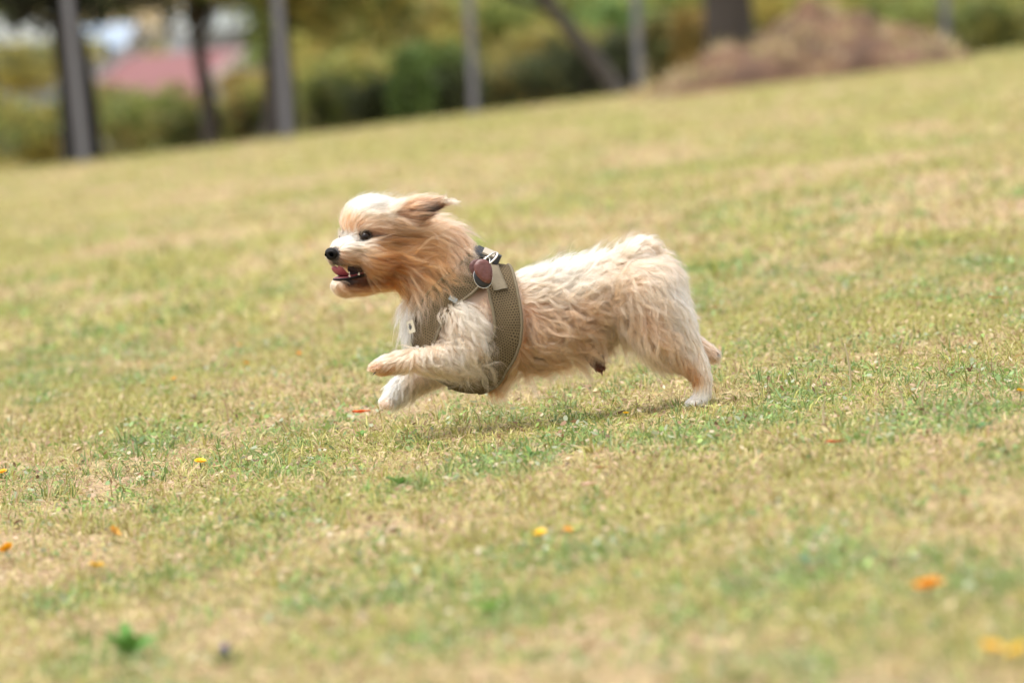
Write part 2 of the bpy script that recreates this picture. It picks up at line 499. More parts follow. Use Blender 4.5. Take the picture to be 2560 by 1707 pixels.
# neck and trunk
chain('neck', pc([(1040, 610, 52), (1095, 626, 58), (1126, 648, 48)]), ys=0.8)
chain('neck', pc([(985, 625, 66), (1050, 645, 72), (1105, 690, 84), (1140, 750, 98)]), ys=0.8)
chain('torso', pc([(1140, 770, 108), (1162, 805, 125), (1182, 826, 134), (1236, 806, 124), (1300, 802, 104), (1380, 790, 92),
                   (1460, 768, 88), (1530, 746, 86), (1590, 728, 84), (1632, 722, 72)]), ys=0.70)
chain('tail', pc([(1585, 668, 40), (1605, 642, 30), (1622, 628, 18)]), ys=0.8)
chain('hind_near', pc([(1612, 745, 72, -2.6), (1640, 800, 60, -3.6), (1655, 838, 48, -4.2), (1690, 880, 36, -4.4), (1738, 922, 25, -4.4), (1752, 945, 22, -4.4), (1755, 985, 19, -4.4)]))
chain('hind_near', pc([(1640, 745, 55, -2.6), (1688, 815, 42, -3.8), (1725, 880, 26, -4.4), (1748, 925, 22, -4.4)]))
chain('paw_hn', pc([(1755, 985, 19, -4.4), (1748, 1004, 18, -4.5), (1733, 1012, 14, -4.6)]))
chain('hind_far', pc([(1612, 745, 70, 2.6), (1660, 810, 52, 3.6), (1700, 850, 36, 4.2), (1740, 870, 26, 4.4), (1768, 880, 20, 4.4), (1786, 890, 17, 4.4)]))
chain('fore_near', pc([(1148, 795, 50, -4.0), (1176, 836, 46, -5.0), (1188, 872, 36, -5.6), (1128, 890, 31, -6.2), (1060, 897, 28, -6.6), (1010, 903, 25, -6.8)]))
chain('paw_fn', pc([(1010, 903, 24, -6.8), (970, 911, 22, -6.9), (952, 917, 16, -7.0)]))
chain('fore_far', pc([(1150, 830, 50, 4.0), (1135, 895, 38, 4.5), (1080, 925, 30, 4.6), (1022, 952, 25, 4.6)]))
chain('paw_ff', pc([(1022, 952, 24, 4.6), (992, 982, 22, 4.6), (974, 1003, 16, 4.6)]))
chain('sheath', pc([(1470, 862, 24), (1488, 890, 19), (1500, 918, 13)]))
PART_NAMES = sorted({p[0] for p in prims})
PID = {p: i for i, p in enumerate(PART_NAMES)}

def union_mesh(name, plist, voxel):
    Vs, Fs, o = [], [], 0
    for part, c, A in plist:
        Vs.append(SV @ A.T + c)
        Fs += [tuple(i + o for i in f) for f in SF]
        o += len(SV)
    me = bpy.data.meshes.new(name + '_raw')
    me.from_pydata([tuple(v) for v in np.concatenate(Vs)], [], Fs)
    ob = bpy.data.objects.new(name + '_raw', me)
    COL.objects.link(ob)
    md = ob.modifiers.new('r', 'REMESH'); md.mode = 'VOXEL'; md.voxel_size = voxel
    ms = ob.modifiers.new('s', 'SMOOTH'); ms.iterations = 8; ms.factor = 0.5
    dg = bpy.context.evaluated_depsgraph_get()
    out = bpy.data.meshes.new_from_object(ob.evaluated_get(dg))
    out.name = name
    bpy.data.objects.remove(ob); bpy.data.meshes.remove(me)
    return out

def mesh_arrays(me):
    v = np.empty(len(me.vertices) * 3, np.float32); me.vertices.foreach_get('co', v)
    me.calc_loop_triangles()
    t = np.empty(len(me.loop_triangles) * 3, np.int32); me.loop_triangles.foreach_get('vertices', t)
    return v.reshape(-1, 3).astype(float), t.reshape(-1, 3)

body_me = union_mesh('body', prims, 0.0028)
BV, BT = mesh_arrays(body_me)
BVH = BVHTree.FromPolygons(BV.tolist(), BT.tolist())
hull_me = union_mesh('hull', [p for p in prims if p[0] in ('torso', 'neck')], 0.004)
HV, HT = mesh_arrays(hull_me)
HBVH = BVHTree.FromPolygons(HV.tolist(), HT.tolist())
bpy.data.meshes.remove(hull_me)

PC = np.array([p[1] for p in prims]); PINV = np.array([np.linalg.inv(p[2]) for p in prims])
PPID = np.array([PID[p[0]] for p in prims]); PR = np.array([np.linalg.norm(p[2], axis=0).min() for p in prims])
def part_of(X):
    best = np.full(len(X), 1e9); pid = np.zeros(len(X), int)
    for c, A, i, r in zip(PC, PINV, PPID, PR):
        d = (np.linalg.norm((X - c) @ A.T, axis=1) - 1) * r
        mm = d < best
        best[mm] = d[mm]; pid[mm] = i
    return pid

# colours of the coat (albedo)
WH, CR, PL, AP, TN, OR, BR, DK, GY = [lin(c) for c in ((244, 238, 228), (236, 218, 199), (230, 204, 182), (222, 187, 161), (206, 164, 124), (190, 138, 92), (120, 80, 55), (52, 40, 34), (120, 108, 100))]
# hair guides: px, py, angle (deg, 0 = image right, 90 = image down), length px, lift, curl px, colour
HEADG = [
 (868, 560, -82, 46, .45, 2, AP), (858, 545, -75, 50, .45, 2, CR), (880, 575, -85, 36, .4, 2, AP), (868, 598, -90, 26, .45, 1, WH), (890, 595, -75, 24, .35, 1, CR),
 (890, 530, -50, 62, .4, 3, WH), (930, 500, -22, 80, .35, 4, CR), (980, 488, -2, 95, .42, 9, CR), (1030, 492, 4, 90, .42, 9, CR),
 (925, 540, -25, 90, .3, 3, CR), (965, 530, -12, 100, .3, 4, CR), (1000, 520, -4, 90, .3, 4, CR),
 (915, 568, -28, 70, .3, 2, AP), (945, 570, -8, 100, .3, 3, AP), (985, 560, -5, 130, .36, 4, AP), (1010, 552, 4, 95, .3, 3, TN),
 (945, 595, 2, 120, .3, 3, TN), (985, 600, 5, 140, .36, 5, TN), (935, 620, 6, 95, .28, 4, TN), (975, 640, 10, 120, .3, 6, TN),
 (925, 650, 10, 90, .3, 4, OR), (960, 668, 14, 115, .3, 6, OR), (985, 690, 18, 110, .32, 7, OR), (1010, 620, 10, 100, .3, 6, AP), (1005, 660, 14, 110, .3, 6, TN),
 (960, 715, 22, 70, .35, 5, TN), (940, 705, 15, 60, .3, 4, OR), (990, 720, 28, 75, .35, 5, CR)]
MUZG = [(858, 604, -70, 30, .6, 2, WH), (872, 604, -50, 34, .5, 2, WH), (845, 610, -75, 18, .45, 1, WH), (884, 616, 0, 60, .4, 3, CR), (878, 628, 8, 64, .42, 3, AP), (860, 632, 12, 40, .42, 2, PL), (846, 648, 45, 16, .35, 1, GY), (838, 660, 80, 10, .3, 0, GY),
 (872, 645, 16, 74, .42, 4, TN), (895, 640, 10, 100, .4, 4, TN), (905, 655, 14, 100, .4, 5, TN), (862, 660, 38, 34, .4, 3, AP), (885, 665, 26, 66, .42, 5, OR), (875, 655, 22, 60, .42, 4, TN)]
JAWG = [(846, 706, 95, 16, .4, 1, CR), (860, 722, 45, 26, .45, 2, AP), (880, 728, 20, 48, .45, 3, TN), (910, 730, 16, 60, .4, 4, TN), (945, 720, 14, 80, .38, 5, OR), (900, 706, 14, 26, .28, 1, BR), (870, 704, 20, 14, .25, 0, DK), (930, 700, 12, 60, .35, 3, OR)]
EARG = [(1010, 532, -14, 80, .25, 3, AP), (1045, 505, -8, 60, .22, 3, AP), (1095, 498, -4, 56, .2, 2, CR), (1120, 506, -4, 44, .2, 2, CR), (1050, 535, 2, 30, .15, 2, DK), (1068, 528, 0, 30, .15, 2, DK), (1085, 522, 0, 26, .15, 2, BR), (1040, 548, 8, 50, .2, 3, BR), (1065, 545, 8, 40, .2, 3, BR)]
NECKG = [(1030, 560, 10, 80, .35, 6, AP), (1080, 570, 25, 75, .4, 9, AP), (1120, 600, 50, 65, .45, 12, AP), (1160, 640, 75, 50, .4, 10, AP), (1050, 610, 12, 95, .35, 7, TN), (1100, 640, 35, 80, .35, 9, AP),
 (1040, 660, 18, 95, .35, 9, TN), (1090, 690, 40, 80, .35, 9, TN), (1020, 700, 30, 80, .38, 8, AP), (1060, 720, 45, 70, .35, 9, PL), (1000, 720, 70, 80, .5, 10, CR), (1030, 750, 80, 95, .6, 12, WH), (1010, 780, 92, 95, .62, 13, WH), (1080, 760, 55, 60, .35, 9, CR), (1110, 730, 45, 60, .3, 8, AP)]
TORG = NECKG[8:] + [(1040, 800, 85, 95, .62, 14, WH), (1030, 850, 85, 70, .5, 12, WH), (1100, 850, 70, 50, .3, 8, CR), (1150, 950, 40, 40, .3, 6, TN), (1130, 800, 70, 45, .3, 8, CR),
 (1245, 690, 10, 50, .45, 6, AP), (1300, 690, -8, 70, .66, 14, CR), (1370, 675, -16, 74, .8, 17, WH), (1440, 660, -12, 72, .68, 16, WH), (1500, 645, -14, 68, .6, 14, CR), (1560, 630, -20, 52, .45, 9, PL),
 (1320, 735, 14, 84, .4, 14, PL), (1400, 715, 8, 90, .42, 14, CR), (1470, 700, 6, 90, .4, 13, PL), (1540, 690, 10, 85, .4, 13, PL), (1600, 680, 25, 75, .4, 12, PL),
 (1315, 790, 25, 90, .38, 16, AP), (1390, 780, 18, 98, .4, 16, AP), (1470, 760, 16, 95, .4, 16, AP), (1550, 745, 20, 90, .4, 15, AP), (1620, 720, 45, 70, .4, 12, PL),
 (1310, 850, 45, 85, .4, 18, AP), (1380, 850, 22, 95, .4, 17, AP), (1450, 820, 20, 95, .4, 16, AP), (1530, 800, 30, 80, .4, 15, PL),
 (1290, 910, 62, 84, .52, 18, AP), (1360, 890, 55, 84, .52, 18, AP), (1430, 860, 48, 80, .5, 16, AP), (1510, 835, 60, 55, .42, 12, PL), (1280, 950, 68, 62, .58, 14, TN), (1350, 940, 66, 60, .55, 14, TN),
 (1650, 660, 60, 45, .45, 9, PL), (1680, 700, 72, 40, .42, 8, CR)]
TAILG = [(1575, 640, -35, 50, .5, 8, CR), (1600, 605, -60, 44, .5, 8, CR), (1625, 600, 10, 44, .5, 9, PL), (1640, 630, 55, 50, .5, 9, PL)]
HINDG = [(1590, 720, 28, 80, .4, 14, PL), (1600, 780, 38, 82, .42, 16, AP), (1630, 740, 40, 70, .4, 12, PL), (1670, 720, 70, 44, .4, 8, CR), (1640, 830, 66, 82, .48, 18, AP), (1605, 840, 80, 70, .48, 16, PL), (1690, 770, 75, 38, .35, 6, CR), (1720, 820, 75, 28, .3, 4, CR),
 (1690, 860, 70, 34, .3, 5, PL), (1740, 870, 75, 24, .3, 3, CR), (1710, 915, 60, 22, .3, 2, AP), (1760, 915, 85, 20, .3, 2, CR), (1735, 950, 85, 15, .25, 1, TN), (1770, 960, 88, 16, .25, 1, CR), (1755, 990, 100, 13, .3, 1, WH), (1735, 1010, 150, 12, .3, 1, WH)]
FOREG = [(1140, 770, 68, 60, .35, 12, CR), (1180, 790, 72, 66, .38, 14, CR), (1120, 810, 85, 50, .35, 10, PL), (1195, 835, 62, 52, .38, 14, CR), (1215, 855, 60, 44, .4, 12, CR), (1160, 850, 62, 60, .4, 16, PL), (1205, 890, 75, 46, .42, 14, PL),
 (1170, 910, 65, 76, .52, 20, CR), (1120, 875, 62, 46, .38, 14, CR), (1110, 915, 68, 68, .52, 18, PL), (1060, 880, 75, 42, .36, 12, CR), (1060, 920, 68, 50, .46, 13, PL), (1010, 890, 150, 20, .3, 3, CR), (1010, 920, 120, 22, .3, 4, PL), (970, 900, 160, 20, .3, 2, CR), (942, 922, 155, 8, .25, 0, AP), (975, 930, 130, 20, .3, 1, TN)]
FARG = [(1100, 910, 80, 50, .4, 9, PL), (1040, 945, 90, 50, .42, 9, PL), (1000, 955, 115, 34, .42, 5, WH), (985, 985, 115, 28, .38, 3, WH), (958, 1014, 120, 8, .28, 0, PL), (1015, 980, 85, 42, .42, 7, CR)]
FHG = [(1690, 840, 70, 26, .3, 3, PL), (1750, 865, 40, 22, .35, 2, PL), (1785, 885, 55, 16, .35, 1, PL)]
EFG = [(a[0] + 20, a[1], 10, 26, .2, 1, AP) for a in EARG[:4]]
SHG = [(1480, 880, 80, 16, .3, 2, BR), (1500, 915, 85, 10, .25, 0, BR)]
GS = {'head': HEADG + [MUZG[4], MUZG[7]], 'muzzle': MUZG, 'jaw': JAWG, 'ear': EARG, 'ear_far': EFG, 'neck': NECKG, 'torso': TORG, 'tail': TAILG, 'hind_near': HINDG, 'paw_hn': HINDG, 'hind_far': FHG,
      'fore_near': FOREG, 'paw_fn': FOREG, 'fore_far': FARG, 'paw_ff': FARG, 'sheath': SHG}
GS['head'] = HEADG

def guide_fields(X, pid):
    """flow dir (n,3 image plane), length m, lift, curl m, colour for points X."""
    n = len(X)
    out = np.zeros((n, 9))
    px = X[:, 0] * K + 1280; py = 853.5 - X[:, 2] * K
    for name, i in PID.items():
        mm = np.flatnonzero(pid == i)
        if not len(mm): continue
        g = np.array([[a[0], a[1], math.cos(R(a[2])), -math.sin(R(a[2])), a[3] / K, a[4], a[5] / K, a[6][0], a[6][1], a[6][2]] for a in GS[name]])
        d2 = (px[mm, None] - g[None, :, 0]) ** 2 + (py[mm, None] - g[None, :, 1]) ** 2 + 60.0
        w = 1 / d2 ** 1.6
        w /= w.sum(1, keepdims=True)
        out[mm, :8] = w @ g[:, 2:]
    flow = np.stack([out[:, 0], np.zeros(n), out[:, 1]], 1)
    flow /= np.linalg.norm(flow, axis=1, keepdims=True) + 1e-9
    return flow, out[:, 2], out[:, 3], out[:, 4], out[:, 5:8]

# skin
bpid = part_of(BV)
_, _, _, _, scol = guide_fields(BV, bpid)
scol = scol ** 1.35 * 0.8
def head_coords(X):
    q = (X - P(HX, HY)) * 100
    return np.stack([-q[:, 0] * cphi - q[:, 1] * sphi, q[:, 0] * sphi - q[:, 1] * cphi, q[:, 2]], 1)
hc_ = head_coords(BV)
is_head = np.isin(bpid, [PID['head'], PID['muzzle'], PID['jaw']])
ramp_lo = -4.3 - (8.2 - hc_[:, 0]) * 0.13     # underside of the upper lip
def mouth_mask(hc, pid):
    u, v, w = hc.T
    inside = np.zeros(len(hc), bool)
    hd = np.isin(pid, [PID['head'], PID['muzzle'], PID['jaw']])
    up = -3.75 - (9 - u) * 0.12
    lo = -5.65 - (u - 1.0) * 0.15
    inside |= hd & (u > 0.6) & (u < 10) & (w < up) & (w > lo - 0.15)
    return inside
mouth = mouth_mask(hc_, bpid)
scol[mouth] = (0.035, 0.012, 0.012)
lipz = mouth & (np.abs(hc_[:, 1]) > 1.2)
scol[lipz] = (0.018, 0.012, 0.011)
for v in (-2.9, 2.9):
    e = (np.linalg.norm(hc_ - np.array([5.3, v, 0.45]), axis=1) < 1.5) & is_head
    scol[e] = (0.012, 0.010, 0.010)
nz = is_head & (np.linalg.norm(hc_ - np.array([10.4, 0, -2.6]), axis=1) < 1.7)
scol[nz] = (0.05, 0.04, 0.038)
pads = (bpid == PID['hind_far']) & (BV[:, 0] > P(1795, 0)[0])
scol[pads] = (0.05, 0.04, 0.04)
skin = plain('skin', (0.5, 0.4, 0.3), rough=0.6)
sn, sl = skin.node_tree.nodes, skin.node_tree.links
at = sn.new('ShaderNodeAttribute'); at.attribute_name = 'tint'
sl.new(at.outputs['Color'], sn['Principled BSDF'].inputs['Base Color'])
ca = body_me.color_attributes.new('tint', 'FLOAT_COLOR', 'POINT')
c4 = np.ones((len(BV), 4), np.float32); c4[:, :3] = scol
ca.data.foreach_set('color', c4.ravel())
body_me.materials.clear(); body_me.materials.append(skin)
body_me.polygons.foreach_set('use_smooth', np.ones(len(body_me.polygons), dtype=bool))
body = bpy.data.objects.new('body', body_me); COL.objects.link(body); body.parent = dog

# ------------------------------------------------------------------ harness
harness = empty('dog_harness')
harness.matrix_world = dog.matrix_world.copy()
tag(harness, 'khaki mesh harness wrapped round the dog\'s chest and shoulders', 'harness')

def catmull(pts, per=14, closed=False):
    pts = [np.asarray(p, float) for p in pts]
    n = len(pts); out = []
    rngn = n if closed else n - 1
    for i in range(rngn):
        p0 = pts[(i - 1) % n] if (closed or i > 0) else pts[0]
        p1, p2 = pts[i], pts[(i + 1) % n]
        p3 = pts[(i + 2) % n] if (closed or i + 2 < n) else pts[-1]
        for k in range(per):
            t = k / per
            out.append(0.5 * (2 * p1 + (p2 - p0) * t + (2 * p0 - 5 * p1 + 4 * p2 - p3) * t * t + (3 * p1 - p0 - 3 * p2 + p3) * t ** 3))
    if not closed: out.append(pts[-1])
    return np.array(out)

def near_hull(p):
    c, nn, _, _ = HBVH.find_nearest(Vector(p))
    nn = np.array(nn); c = np.array(c)
    return c, nn

def band(path, widths, off=0.013, thick=0.0035, closed=True, rows=8):
    """strip wrapped on the trunk; returns V, F, UV, and the two edge polylines."""
    n = len(path)
    base = np.array([near_hull(p)[0] for p in path])
    tg = np.roll(base, -1, 0) - np.roll(base, 1, 0)
    if not closed:
        tg[0] = base[1] - base[0]; tg[-1] = base[-1] - base[-2]
    tg /= np.linalg.norm(tg, axis=1, keepdims=True) + 1e-9
    for _ in range(3):
        tg = (np.roll(tg, 1, 0) + tg * 2 + np.roll(tg, -1, 0)) / 4 if closed else tg
    grid = np.zeros((n, rows + 1, 3)); nrm = np.zeros((n, rows + 1, 3))
    for i in range(n):
        c, nn = near_hull(base[i])
        s = np.cross(nn, tg[i]); s /= np.linalg.norm(s) + 1e-9
        for j in range(rows + 1):
            w = (j / rows - 0.5) * widths[i]
            c2, n2 = near_hull(base[i] + s * w)
            grid[i, j] = c2 + n2 * off; nrm[i, j] = n2
    for _ in range(4):      # relax the shell so that it lies taut
        a = (np.roll(grid, 1, 0) + np.roll(grid, -1, 0)) / 2
        if not closed: a[0] = grid[0]; a[-1] = grid[-1]
        grid = grid * 0.5 + a * 0.5
    inner = grid - nrm * thick
    cum = np.concatenate([[0], np.cumsum(np.linalg.norm(np.diff(grid[:, rows // 2], axis=0), axis=1))])
    V = np.concatenate([grid.reshape(-1, 3), inner.reshape(-1, 3)])
    wl_ = np.linspace(-0.5, 0.5, rows + 1)[None, :] * np.asarray(widths)[:, None]
    uv = np.stack([np.repeat(cum, rows + 1), wl_.ravel()], 1)
    uv = np.concatenate([uv, uv])
    F = []; r1 = rows + 1; N = n * r1
    for i in range(n if closed else n - 1):
        k = (i + 1) % n
        for j in range(rows):
            F.append((i * r1 + j, k * r1 + j, k * r1 + j + 1, i * r1 + j + 1))
            F.append((N + i * r1 + j, N + i * r1 + j + 1, N + k * r1 + j + 1, N + k * r1 + j))
        for j in (0, rows):
            F.append((i * r1 + j, N + i * r1 + j, N + k * r1 + j, k * r1 + j) if j == 0 else (i * r1 + j, k * r1 + j, N + k * r1 + j, N + i * r1 + j))
    return V, F, uv, grid

def tube(path, rad, closed=False, seg=8, flat=None):
    path = np.asarray(path, float); n = len(path)
    rad = np.broadcast_to(np.asarray(rad, float), (n,))
    tg = np.roll(path, -1, 0) - np.roll(path, 1, 0)
    if not closed: tg[0] = path[1] - path[0]; tg[-1] = path[-1] - path[-2]
    tg /= np.linalg.norm(tg, axis=1, keepdims=True) + 1e-12
    up = np.array([0.13, 0.21, 0.97])
    V = []; prev = None
    for i in range(n):
        a = np.cross(tg[i], up) if prev is None else prev - tg[i] * np.dot(prev, tg[i])
        a /= np.linalg.norm(a) + 1e-12; prev = a
        bb = np.cross(tg[i], a)
        for k in range(seg):
            th = 2 * math.pi * k / seg
            V.append(path[i] + (a * math.cos(th) + bb * math.sin(th)) * rad[i])
    F = []
    for i in range(n if closed else n - 1):
        k2 = (i + 1) % n
        for k in range(seg):
            F.append((i * seg + k, i * seg + (k + 1) % seg, k2 * seg + (k + 1) % seg, k2 * seg + k))
    if not closed:
        F.append(tuple(range(seg))[::-1]); F.append(tuple((n - 1) * seg + k for k in range(seg)))
    return np.array(V), F

def both_sides(near):
    """near-side control points (px, py, ycm) from the top middle to the bottom middle -> closed loop."""
    a = [P(*p) for p in near]
    far = [np.array([p[0], -p[1], p[2]]) for p in a[1:-1]][::-1]
    return a + far

# khaki spacer mesh: rows of small dark holes
m_mesh, n, l, b = nmat('khaki_spacer_mesh')
uvn = n.new('ShaderNodeUVMap'); sp = n.new('ShaderNodeSeparateXYZ'); l.new(uvn.outputs[0], sp.inputs[0])
def mathn(op, a, bv=None, c=None):
    q = n.new('ShaderNodeMath'); q.operation = op
    for i_, v_ in enumerate((a, bv, c)):
        if v_ is None: continue
        if isinstance(v_, (int, float)): q.inputs[i_].default_value = v_
        else: l.new(v_, q.inputs[i_])
    return q.outputs[0]
CELL = 0.0042
fu = mathn('MULTIPLY', sp.outputs['X'], 1 / CELL); fv = mathn('MULTIPLY', sp.outputs['Y'], 1 / CELL)
row = mathn('FLOOR', fu); odd = mathn('MODULO', mathn('ABSOLUTE', row), 2.0)
fv2 = mathn('ADD', fv, mathn('MULTIPLY', odd, 0.5))
du = mathn('SUBTRACT', mathn('FRACT', fu), 0.5); dv = mathn('SUBTRACT', mathn('FRACT', fv2), 0.5)
dist = mathn('SQRT', mathn('ADD', mathn('MULTIPLY', du, du), mathn('MULTIPLY', dv, dv)))
hole = n.new('ShaderNodeMapRange'); hole.interpolation_type = 'SMOOTHSTEP'
hole.inputs['From Min'].default_value = 0.20; hole.inputs['From Max'].default_value = 0.36
l.new(dist, hole.inputs['Value'])
mx = n.new('ShaderNodeMix'); mx.data_type = 'RGBA'
mx.inputs['A'].default_value = (0.045, 0.032, 0.018, 1); mx.inputs['B'].default_value = (0.19, 0.138, 0.074, 1)
l.new(hole.outputs[0], mx.inputs['Factor'])
tcx = n.new('ShaderNodeTexCoord'); nz_ = n.new('ShaderNodeTexNoise'); nz_.inputs['Scale'].default_value = 30
l.new(tcx.outputs['Object'], nz_.inputs['Vector'])
mv = n.new('ShaderNodeMix'); mv.data_type = 'RGBA'; mv.blend_type = 'MULTIPLY'; mv.inputs['Factor'].default_value = 0.35
l.new(mx.outputs['Result'], mv.inputs['A']); l.new(nz_.outputs['Fac'], mv.inputs['B'])
l.new(mv.outputs['Result'], b.inputs['Base Color'])
b.inputs['Roughness'].default_value = 0.85; b.inputs['Specular IOR Level'].default_value = 0.2
bp = n.new('ShaderNodeBump'); bp.inputs['Strength'].default_value = 0.7; bp.inputs['Distance'].default_value = 0.0015
l.new(hole.outputs[0], bp.inputs['Height']); l.new(bp.outputs[0], b.inputs['Normal'])
m_bind = plain('khaki_binding', (0.155, 0.12, 0.068), rough=0.75, noise=0.15, scale=300, bump=0.2)
m_web = plain('khaki_webbing', (0.20, 0.16, 0.098), rough=0.7, noise=0.12, scale=400, bump=0.2)

girth_near = [(1232, 655, 0), (1247, 690, -4.2), (1262, 740, -6.8), (1272, 800, -7.6), (1268, 855, -7.4), (1248, 900, -6.6), (1215, 945, -4.2), (1160, 975, 0)]
g_loop = catmull(both_sides(girth_near), 14, True)
gw = np.full(len(g_loop), 0.045)
yoke_near = [(1206, 655, 0), (1178, 690, -4.5), (1122, 735, -6.4), (1072, 785, -6.6), (1040, 835, -5.6), (1040, 880, -3.2), (1075, 930, 0)]
y_loop = catmull(both_sides(yoke_near), 14, True)
yw = np.full(len(y_loop), 0.052)
belly_path = catmull([P(1040, 880, 0), P(1085, 935, 0), P(1130, 965, 0), P(1175, 970, 0)], 14)
harness_pts = []
for nm, loop, wds, closed, off in (('girth_band', g_loop, gw, True, 0.0175), ('chest_band', y_loop, yw, True, 0.0125), ('belly_strap', belly_path, np.full(len(belly_path), 0.066), False, 0.0150)):
    V, F, uv, grid = band(loop, wds, off=off, closed=closed)
    ob = mesh_np(nm, V, F, m_mesh, harness, uvs=uv)
    harness_pts.append(grid.reshape(-1, 3))
    for e in (0, -1):
        V, F = tube(grid[:, e], 0.0028, closed=closed, seg=8)
        mesh_np('edge_binding', V, F, m_bind, ob)
harness_pts = np.concatenate(harness_pts)
# ------------------------------------------------------------------ fur
tri = BV[BT]
tn = np.cross(tri[:, 1] - tri[:, 0], tri[:, 2] - tri[:, 0])
area = np.linalg.norm(tn, axis=1) * 0.5
tn = tn / (np.linalg.norm(tn, axis=1, keepdims=True) + 1e-12)
tpid = bpid[BT[:, 0]]
kd_h = KDTree(len(harness_pts))
for i_, p_ in enumerate(harness_pts): kd_h.insert(p_, i_)
kd_h.balance()
EYES = [np.array([5.15, v, 0.45]) for v in (-2.8, 2.8)]
def bald(X, pid):
    hc = head_coords(X)
    hd = np.isin(pid, [PID['head'], PID['muzzle'], PID['jaw']])
    m_ = mouth_mask(hc, pid)
    for e in EYES:
        m_ |= hd & (np.linalg.norm(hc - e, axis=1) < 0.9)
    m_ |= hd & (np.linalg.norm(hc - np.array([10.4, 0, -2.55]), axis=1) < 1.35)
    for k in np.flatnonzero((pid == PID['torso']) | (pid == PID['neck'])):
        if kd_h.find(X[k])[2] < 0.0185: m_[k] = True
    return m_

def sample(n, g):
    w = area.copy()
    for nm, f in (('head', 1.25), ('muzzle', 2.2), ('jaw', 1.8), ('ear', 1.6), ('paw_fn', 1.8), ('paw_ff', 1.8), ('paw_hn', 1.8), ('hind_far', 0.8), ('tail', 1.4)):
        w[tpid == PID[nm]] *= f
    t = g.choice(len(w), n, p=w / w.sum())
    r1, r2 = np.sqrt(g.uniform(0, 1, n)), g.uniform(0, 1, n)
    X = tri[t, 0] * (1 - r1)[:, None] + tri[t, 1] * (r1 * (1 - r2))[:, None] + tri[t, 2] * (r1 * r2)[:, None]
    pid = tpid[t]
    ok = ~bald(X, pid)
    return X[ok], tn[t][ok], pid[ok]

g = np.random.default_rng(77)
NS = 11
GXr, GN, Gp = sample(11000, g)
ng = len(GXr)
flow, glen, glift, gcurl, gcol = guide_fields(GXr, Gp)
pxg = GXr[:, 0] * K; pzg = GXr[:, 2] * K
longer = np.where(np.isin(Gp, [PID[q] for q in ('torso', 'hind_near', 'fore_near', 'neck')]), 1.32, 1.15)
glen = glen * longer * g.uniform(0.65, 1.2, ng)
gcol = gcol ** np.where(np.isin(Gp, [PID[q] for q in ('head', 'muzzle', 'jaw', 'ear', 'neck')]), 1.95, 1.9)[:, None]
ehc = head_coords(GXr)
for e in EYES:
    k_ = np.exp(-(np.linalg.norm((ehc - (e + np.array([-0.5, 0.2, -0.1]))) * np.array([0.8, 0.8, 1.3]), axis=1) / 1.25) ** 4) * np.isin(Gp, [PID['head'], PID['muzzle']])
    gcol = gcol * (1 - 0.93 * k_[:, None])
    glen = glen * (1 - 0.55 * k_)
topside = (GN[:, 2] > 0.55) & (Gp == PID['torso'])
wild = (g.uniform(0, 1, ng) < np.where(topside, 0.38, 0.13)) & (gcurl > 0.003)
glift = np.where(wild, glift * np.where(topside, 1.5, 1.7), glift); glen = np.where(wild, glen * 1.1, glen)
soft = np.isin(Gp, [PID['head'], PID['muzzle'], PID['jaw'], PID['ear'], PID['ear_far']])
swirl = (fbm(pxg / 46 + 50, pzg / 34 + 50, 5, 2) - 0.5) * np.where(soft, 0.5, np.clip(gcurl * 260, 0.2, 2.4))
rot = g.normal(0, 0.10, ng) * (1 + 14 * gcurl) + swirl
def rotxz(f, a):
    return np.stack([f[:, 0] * np.cos(a) - f[:, 2] * np.sin(a), f[:, 1], f[:, 0] * np.sin(a) + f[:, 2] * np.cos(a)], 1)
path = np.zeros((ng, NS, 3)); path[:, 0] = GXr - GN * 0.001
pos = path[:, 0].copy(); nrm = GN.copy()
step = glen / (NS - 1)
phase = g.uniform(0, 6.28, ng); phase2 = g.uniform(0, 6.28, ng); freq = g.uniform(0.8, 1.5, ng)
for s in range(1, NS):
    t = s / (NS - 1)
    fl, _, _, _, _ = guide_fields(pos, Gp)
    fl = rotxz(fl, rot + 0.0)
    tan = fl - nrm * np.sum(fl * nrm, 1, keepdims=True)
    ln = np.linalg.norm(tan, axis=1, keepdims=True)
    tan = np.where(ln > 0.15, tan / np.maximum(ln, 1e-6), fl)
    lift = (glift * 1.5) * (1 - t) ** 1.3 + 0.10 * glift + np.sin(phase2 + t * 4.0) * np.minimum(gcurl * 40, 0.5) * t
    # waves inside the surface
    sidev = np.cross(nrm, tan)
    wav = np.cos(phase + freq * 6.28 * t) * np.minimum(gcurl * 85, 1.15) * min(1, t * 2.0)
    d = tan + nrm * lift[:, None] + sidev * wav[:, None] + np.array([0, 0, -0.12]) * t
    d /= np.linalg.norm(d, axis=1, keepdims=True)
    pos = pos + d * step[:, None]
    hmin = np.minimum(0.0015 + 0.011 * np.minimum(t * 1.6, 1) * np.minimum(glen / 0.05, 1.2), 0.013) * np.clip(glift * 2.6, 0.3, 1.4)
    for k in range(ng):
        c, nn, _, dd = BVH.find_nearest(Vector(pos[k]))
        c = np.array(c); nn = np.array(nn)
        sd = np.dot(pos[k] - c, nn)
        if sd < hmin[k]: pos[k] = c + nn * hmin[k]
        nrm[k] = nn if np.dot(nn, nrm[k]) > 0.2 else nrm[k]
    path[:, s] = pos
path[:, 2:-1] = 0.25 * path[:, 1:-2] + 0.5 * path[:, 2:-1] + 0.25 * path[:, 3:]

